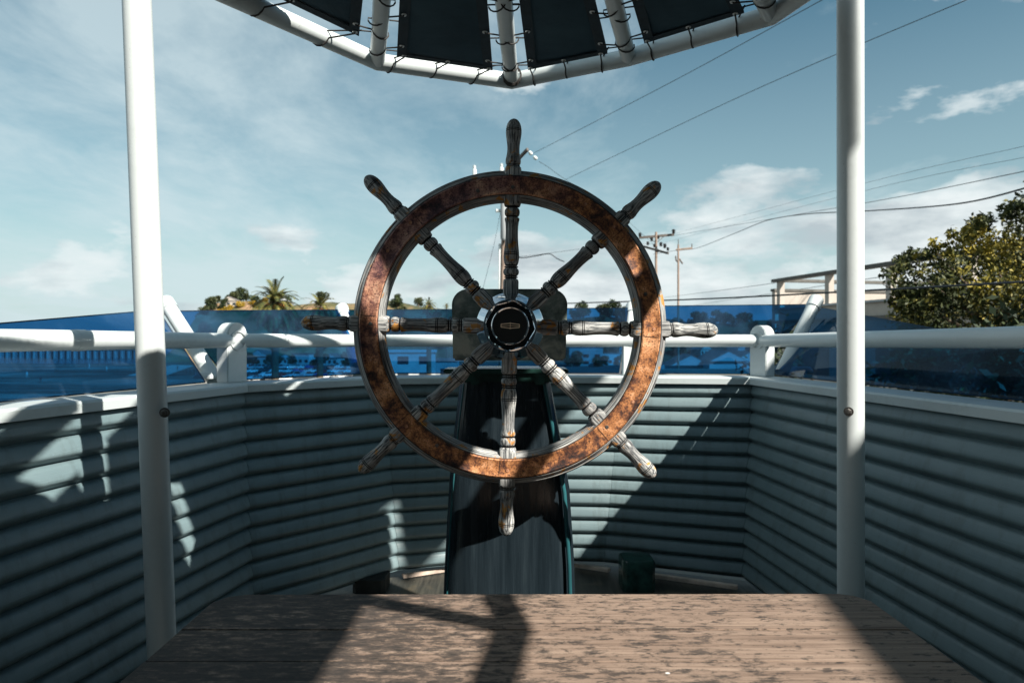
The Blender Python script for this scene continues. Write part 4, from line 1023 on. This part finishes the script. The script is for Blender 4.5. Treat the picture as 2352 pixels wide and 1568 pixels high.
# people on the beach
def person_mesh():
    J = [((0, 0, .95), .13), ((0, 0, 1.15), .13), ((0, 0, 1.40), .15), ((0, 0, 1.52), .06), ((0, 0, 1.66), .10), ((0, 0, 1.74), .07),
         ((.10, 0, .90), .10), ((.12, .08, .50), .07), ((.12, .02, .06), .05), ((.12, -.10, .03), .045), ((-.10, 0, .90), .10), ((-.12, -.12, .50), .07), ((-.12, -.06, .06), .05), ((-.12, -.18, .03), .045),
         ((.19, 0, 1.40), .06), ((.25, .03, 1.12), .045), ((.25, -.06, .86), .035), ((-.19, 0, 1.40), .06), ((-.25, -.03, 1.12), .045), ((-.25, -.10, .86), .035)]
    E = [(0, 1), (1, 2), (2, 3), (3, 4), (4, 5), (0, 6), (6, 7), (7, 8), (8, 9), (0, 10), (10, 11), (11, 12), (12, 13), (2, 14), (14, 15), (15, 16), (2, 17), (17, 18), (18, 19)]
    me = bpy.data.meshes.new('person'); me.from_pydata([j[0] for j in J], E, []); o = bpy.data.objects.new('person', me); COL.objects.link(o)
    md = o.modifiers.new('skin', 'SKIN'); sv = me.skin_vertices[0].data if me.skin_vertices else None
    if sv is None:
        bm = bmesh.new(); bm.from_mesh(me); bm.verts.layers.skin.verify(); bm.to_mesh(me); bm.free(); sv = me.skin_vertices[0].data
    for v, (_, r_) in zip(sv, J): v.radius = (r_, r_ * .8)
    sv[0].use_root = True; o.modifiers.new('sub', 'SUBSURF').levels = 1
    return o
cloth = [simple('cloth_dark', (.04, .045, .06), .9), simple('cloth_light', (.6, .6, .58), .9)]
pers = []
for k in range(2):
    o = person_mesh(); o.data.materials.append(cloth[k]); pers.append(o)
pl = [(408, 240, 0), (428, 215, 0), (437, 214, 0), (446, 216, 0), (455, 218, 0), (62, 195, 1), (245, 235, 1), (205, 262, 1), (312, 270, 1), (150, 290, 0), (93, 170, 0)]
us = set()
for k, (px, d, kind) in enumerate(pl):
    o = pers[kind] if kind not in us else pers[kind].copy()
    if kind in us: COL.objects.link(o)
    us.add(kind); o.location = ((px - 1176) / 1568 * d, d, -9 + .0); o.rotation_euler = (0, 0, k * 1.3)
    tag(o, ['leftmost walker in dark clothes on the beach path right of the left post', 'person in dark clothes leading the close group on the beach path', 'person in dark clothes second in the close group on the beach path', 'person in dark clothes third in the close group on the beach path', 'person in dark clothes last on the right in the beach path group', 'person in light clothes farthest left on the beach', 'person in light clothes on the beach midway to the left post', 'person in light clothes just left of the other midway beachgoer', 'person in light clothes on the beach touching the left post edge', 'person in dark clothes far off on the beach under the pier', 'person in dark clothes nearest on the beach at far left'][k], 'person', 'people on the beach')

# house on the right with open roof frame
A = Vector((9.6, 24.8, 0)); Bv = Vector((12.6, 10.5, 0)); dv = (Bv - A).normalized(); side_ = Vector((dv.y, -dv.x, 0)); side_ = side_ if side_.x > 0 else -side_
rh = empty('roof_terrace_house', A, label='cream stucco house with an open beam frame around its roof terrace, behind the tree', cat='house')
L = (Bv - A).length
def hb(name, s0, s1, t0, t1, z0, z1, mat, parent=rh):
    mb = MB(); c_ = [dv * s + side_ * t_ for s, t_ in ((s0, t0), (s1, t0), (s1, t1), (s0, t1))]
    mb.add([(p.x, p.y, z0) for p in c_] + [(p.x, p.y, z1) for p in c_], [(0, 3, 2, 1), (4, 5, 6, 7), (0, 1, 5, 4), (1, 2, 6, 5), (2, 3, 7, 6), (3, 0, 4, 7)]); return mb.build(name, mat, parent, smooth=False)
hb('wall', 0, L, 0, 8, -.6, 1.95, stucco)
hb('parapet', .05, L - .05, .06, .22, 1.95, CZ + 1.15, stucco); hb('ledge', -.1, L + .1, -.12, 8.1, 1.95 - .001 + .003, 2.05, trim_dark)
hb('parapet_cap', -.02, L, -.03, .26, CZ + 1.153, CZ + 1.22, stucco_g)
hb('rear_wall', -1.2, -1.0, .6, 9, -.6, CZ + 1.9, stucco)
hb('rear_wall_coping', -1.24, -.96, .56, 9, CZ + 1.903, CZ + 2.0, trim_dark)
for k in range(5):
    s0 = .0 + k * 2.67; hb('terrace_post', s0, s0 + .20, .02, .21, CZ + 1.22, CZ + 2.16, stucco)
hb('top_beam', -.25, L, -.05, .22, CZ + 2.16, CZ + 2.27, trim_dark); hb('top_beam', -.15, .1, .22, 8, CZ + 2.163, CZ + 2.265, trim_dark)
for k in range(4):
    s0 = 1.6 + k * 3.4; w_ = hb('window', s0, s0 + 1.3, -.03, .02, .2, 1.4, window_m); 

# ------------------------------------------------------------------ utility poles and wires
def pole(px_top, py_top, d, base_z, r_, label, lean=(0, 0)):
    tp = P(px_top, py_top, d); e = empty('utility_pole', (tp.x + lean[0], d + lean[1], base_z), label=label, cat='utility pole', group='wooden utility poles')
    loc_top = tp - e.location; mb = MB(); mb.tube([(0, 0, 0), loc_top * .5, loc_top], [r_ * 1.3, r_ * 1.12, r_ * .9], 14); mb.build('pole_shaft', pole_wood, e); return e
def el_(e, p): return Vector(p) - e.location
def insul(e, p, dirn=(0, 0, 1), s_=1., mat=None, parent=None):
    mb = MB(); mb.lathe([(0, .03 * s_), (.04 * s_, .07 * s_), (.06 * s_, .035 * s_), (.09 * s_, .085 * s_), (.11 * s_, .04 * s_), (.14 * s_, .075 * s_), (.18 * s_, .03 * s_)], 14)
    o = mb.build('insulator', mat or insul_dark, parent or e); o.location = p; o.rotation_euler = Vector(dirn).to_track_quat('Z', 'Y').to_euler(); return o
pa_ = pole(1161, 395, 28, -9, .13, 'nearest leaning utility pole with white transformers, directly behind the top spoke', (-.32, 0)); D = 28
pc = lambda px, py, d=D: el_(pa_, P(px, py, d))
mb = MB(); mb.tube([pc(1158, 452, 27.7), pc(1158, 485, 27.7), pc(1158, 548, 27.7), pc(1158, 552, 27.7)], [.14, .155, .155, .10], 18); mb.build('transformer', stucco_g, pa_)
mb = MB(); mb.beam(pc(1158, 400), pc(1212, 343, 26.5), .09, .11); arm = mb.build('crossarm', pole_dark, pa_)
mb = MB(); mb.beam(pc(1086, 410), pc(1162, 402), .10, .12); mb.build('crossarm', pole_dark, pa_)
v_ = (P(1238, 372, 26.4) - P(1215, 348, 26.5)).normalized()
insul(pa_, pc(1215, 348, 26.5), v_, 1.0, insul_white); insul(pa_, pc(1226, 359, 26.45), v_, 1.0, insul_white)
for px, py in ((1090, 398), (1152, 394)):
    mb = MB(); mb.lathe([(-.1, .085), (.14, .085), (.15, .06), (.2, .05), (.24, .08), (.27, .04), (.30, .075), (.33, .03)], 16); o = mb.build('fuse_cap', insul_white, pa_); o.location = pc(px, py)
insul(pa_, pc(1150, 484, 27.8), (-1, 0, 0), 1.2, insul_white)
mb = MB(); mb.tube([pc(1147, 690), pc(1148, 560)], .05, 8); mb.build('cable_guard', insul_white, pa_)
mb = MB()
for k in range(5): mb.tube([pc(1158 + 13 * math.cos(R(a_)), 585 - k * 6 + .02 * a_, D - .16 * math.sin(R(a_))) for a_ in range(180, 361, 30)], .016, 6)
mb.build('cable_wrap', wire_m, pa_)
pb_ = pole(1507, 533, 60, -9, .115, 'second utility pole with two crossarms just right of the wheel rim')
pc = lambda px, py, d=60: el_(pb_, P(px, py, d))
mb = MB(); mb.beam(pc(1468, 546), pc(1548, 539), .16, .2); mb.build('crossarm', pole_dark, pb_)
mb = MB(); mb.beam(pc(1478, 566), pc(1535, 582, 58), .15, .18); mb.build('crossarm', pole_dark, pb_)
for px, py, s_ in ((1470, 544, 2.6), (1547, 537, 2.8), (1497, 554, 2.4), (1512, 549, 2.0), (1488, 563, 2.2), (1503, 568, 2.2), (1518, 566, 2.6), (1527, 570, 2.8), (1534, 576, 2.2), (1510, 580, 2.2)): insul(pb_, pc(px, py, 59.6), (0, 0, 1), s_ * .8)
mb = MB(); mb.tube([pc(1510, 556), pc(1525, 543)], .03, 6); mb.tube([pc(1504, 556), pc(1490, 545)], .03, 6); mb.build('brace', pole_dark, pb_)
pcc_ = pole(1558, 562, 70, -9, .105, 'third utility pole with a single short arm standing alone above the glass')
pc = lambda px, py, d=70: el_(pcc_, P(px, py, d))
mb = MB(); mb.beam(pc(1553, 574), pc(1590, 570), .16, .2); mb.build('crossarm', pole_wood, pcc_)
mb = MB(); mb.tube([pc(1558, 572), pc(1558, 550)], .04, 6); mb.tube([pc(1589, 570), pc(1589, 560)], .05, 6); mb.build('arm_pin', pole_dark, pcc_)
mb = MB(); mb.tube([pc(1552, 588), pc(1553, 598), pc(1560, 604)], .08, 6); mb.tube([pc(1560, 594), pc(1568, 606)], .08, 6); mb.build('bracket', pole_dark, pcc_)

def wire(pts, r_, label, cat='power line'):
    P3 = [P(*p) for p in pts]; c0 = P3[0]; out = []
    for i in range(len(P3) - 1):
        a, b_ = P3[i], P3[i + 1]; p0 = P3[i - 1] if i else a; p3 = P3[i + 2] if i + 2 < len(P3) else b_
        for k in range(10):
            u = k / 10; out.append(.5 * ((2 * a) + (b_ - p0) * u + (2 * p0 - 5 * a + 4 * b_ - p3) * u * u + (3 * a - p0 - 3 * b_ + p3) * u ** 3))
    out.append(P3[-1]); mb = MB(); mb.tube([p - c0 for p in out], r_, 6)
    o = mb.build('overhead_wire', wire_m, loc=c0); tag(o, label, cat, 'overhead wires'); return o
wire([(1226, 352, 26.4), (1540, 190, 18), (1900, -6, 12)], .0075, 'thin wire rising from the white insulator to top edge, crossing under the canopy rim')
wire([(1298, 413, 30), (1700, 222, 20), (2240, -8, 13)], .0085, 'thin wire rising steeply right behind the upper part of the right post')
wire([(1500, 584, 59), (1560, 574, 55), (1600, 570, 51), (1690, 535, 38), (1760, 507, 30), (1850, 492, 24), (2000, 484, 18), (2200, 468, 13.5), (2370, 428, 11)], .016, 'thick drooping black cable from the second pole to the right edge')
wire([(1548, 541, 59.5), (1800, 498, 38), (2050, 455, 26), (2370, 390, 17)], .012, 'medium dark wire just above the thick drooping cable')
wire([(1548, 537, 60), (1950, 430, 30), (2370, 332, 18)], .006, 'faint topmost thin wire at the right above the others')
wire([(1515, 560, 60), (1950, 447, 30), (2370, 358, 18)], .006, 'faint thin wire second from the top at the right edge')
wire([(1290, 697, 14), (1600, 687, 11), (1900, 672, 8.5), (2370, 646, 6.5)], .0125, 'thick nearly level black cable crossing in front of the tree at railing height')
wire([(1526, 683, 62), (1660, 666, 38), (1780, 650, 24.7)], .011, 'thin wire slanting to the left end of the roof terrace beam')
wire([(1540, 712, 70), (1601, 700, 60), (1931, 650, 23.5), (2145, 616, 17.4), (2400, 570, 13)], .011, 'thin wire passing through the open frame of the roof terrace')
wire([(1178, 587, 28), (1200, 592, 27.5), (1235, 587, 27), (1262, 583, 26.5), (1280, 594, 26.5), (1296, 601, 26)], .020, 'loose kinked black cable behind the wheel right of the top spoke')
wire([(1180, 590, 28), (1225, 586, 29), (1420, 562, 42), (1500, 560, 58)], .010, 'thin grey wire running from nearest pole behind the upper right spoke')
wire([(1150, 484, 28), (1135, 560, 27), (1108, 668, 24)], .008, 'thin guy wire slanting down left of the nearest pole')
wire([(1238, 371, 26.4), (1262, 386, 27.5), (1300, 413, 30), (1420, 490, 42), (1500, 560, 60)], .009, 'thin wire falling from the white insulator behind the upper right of the rim')
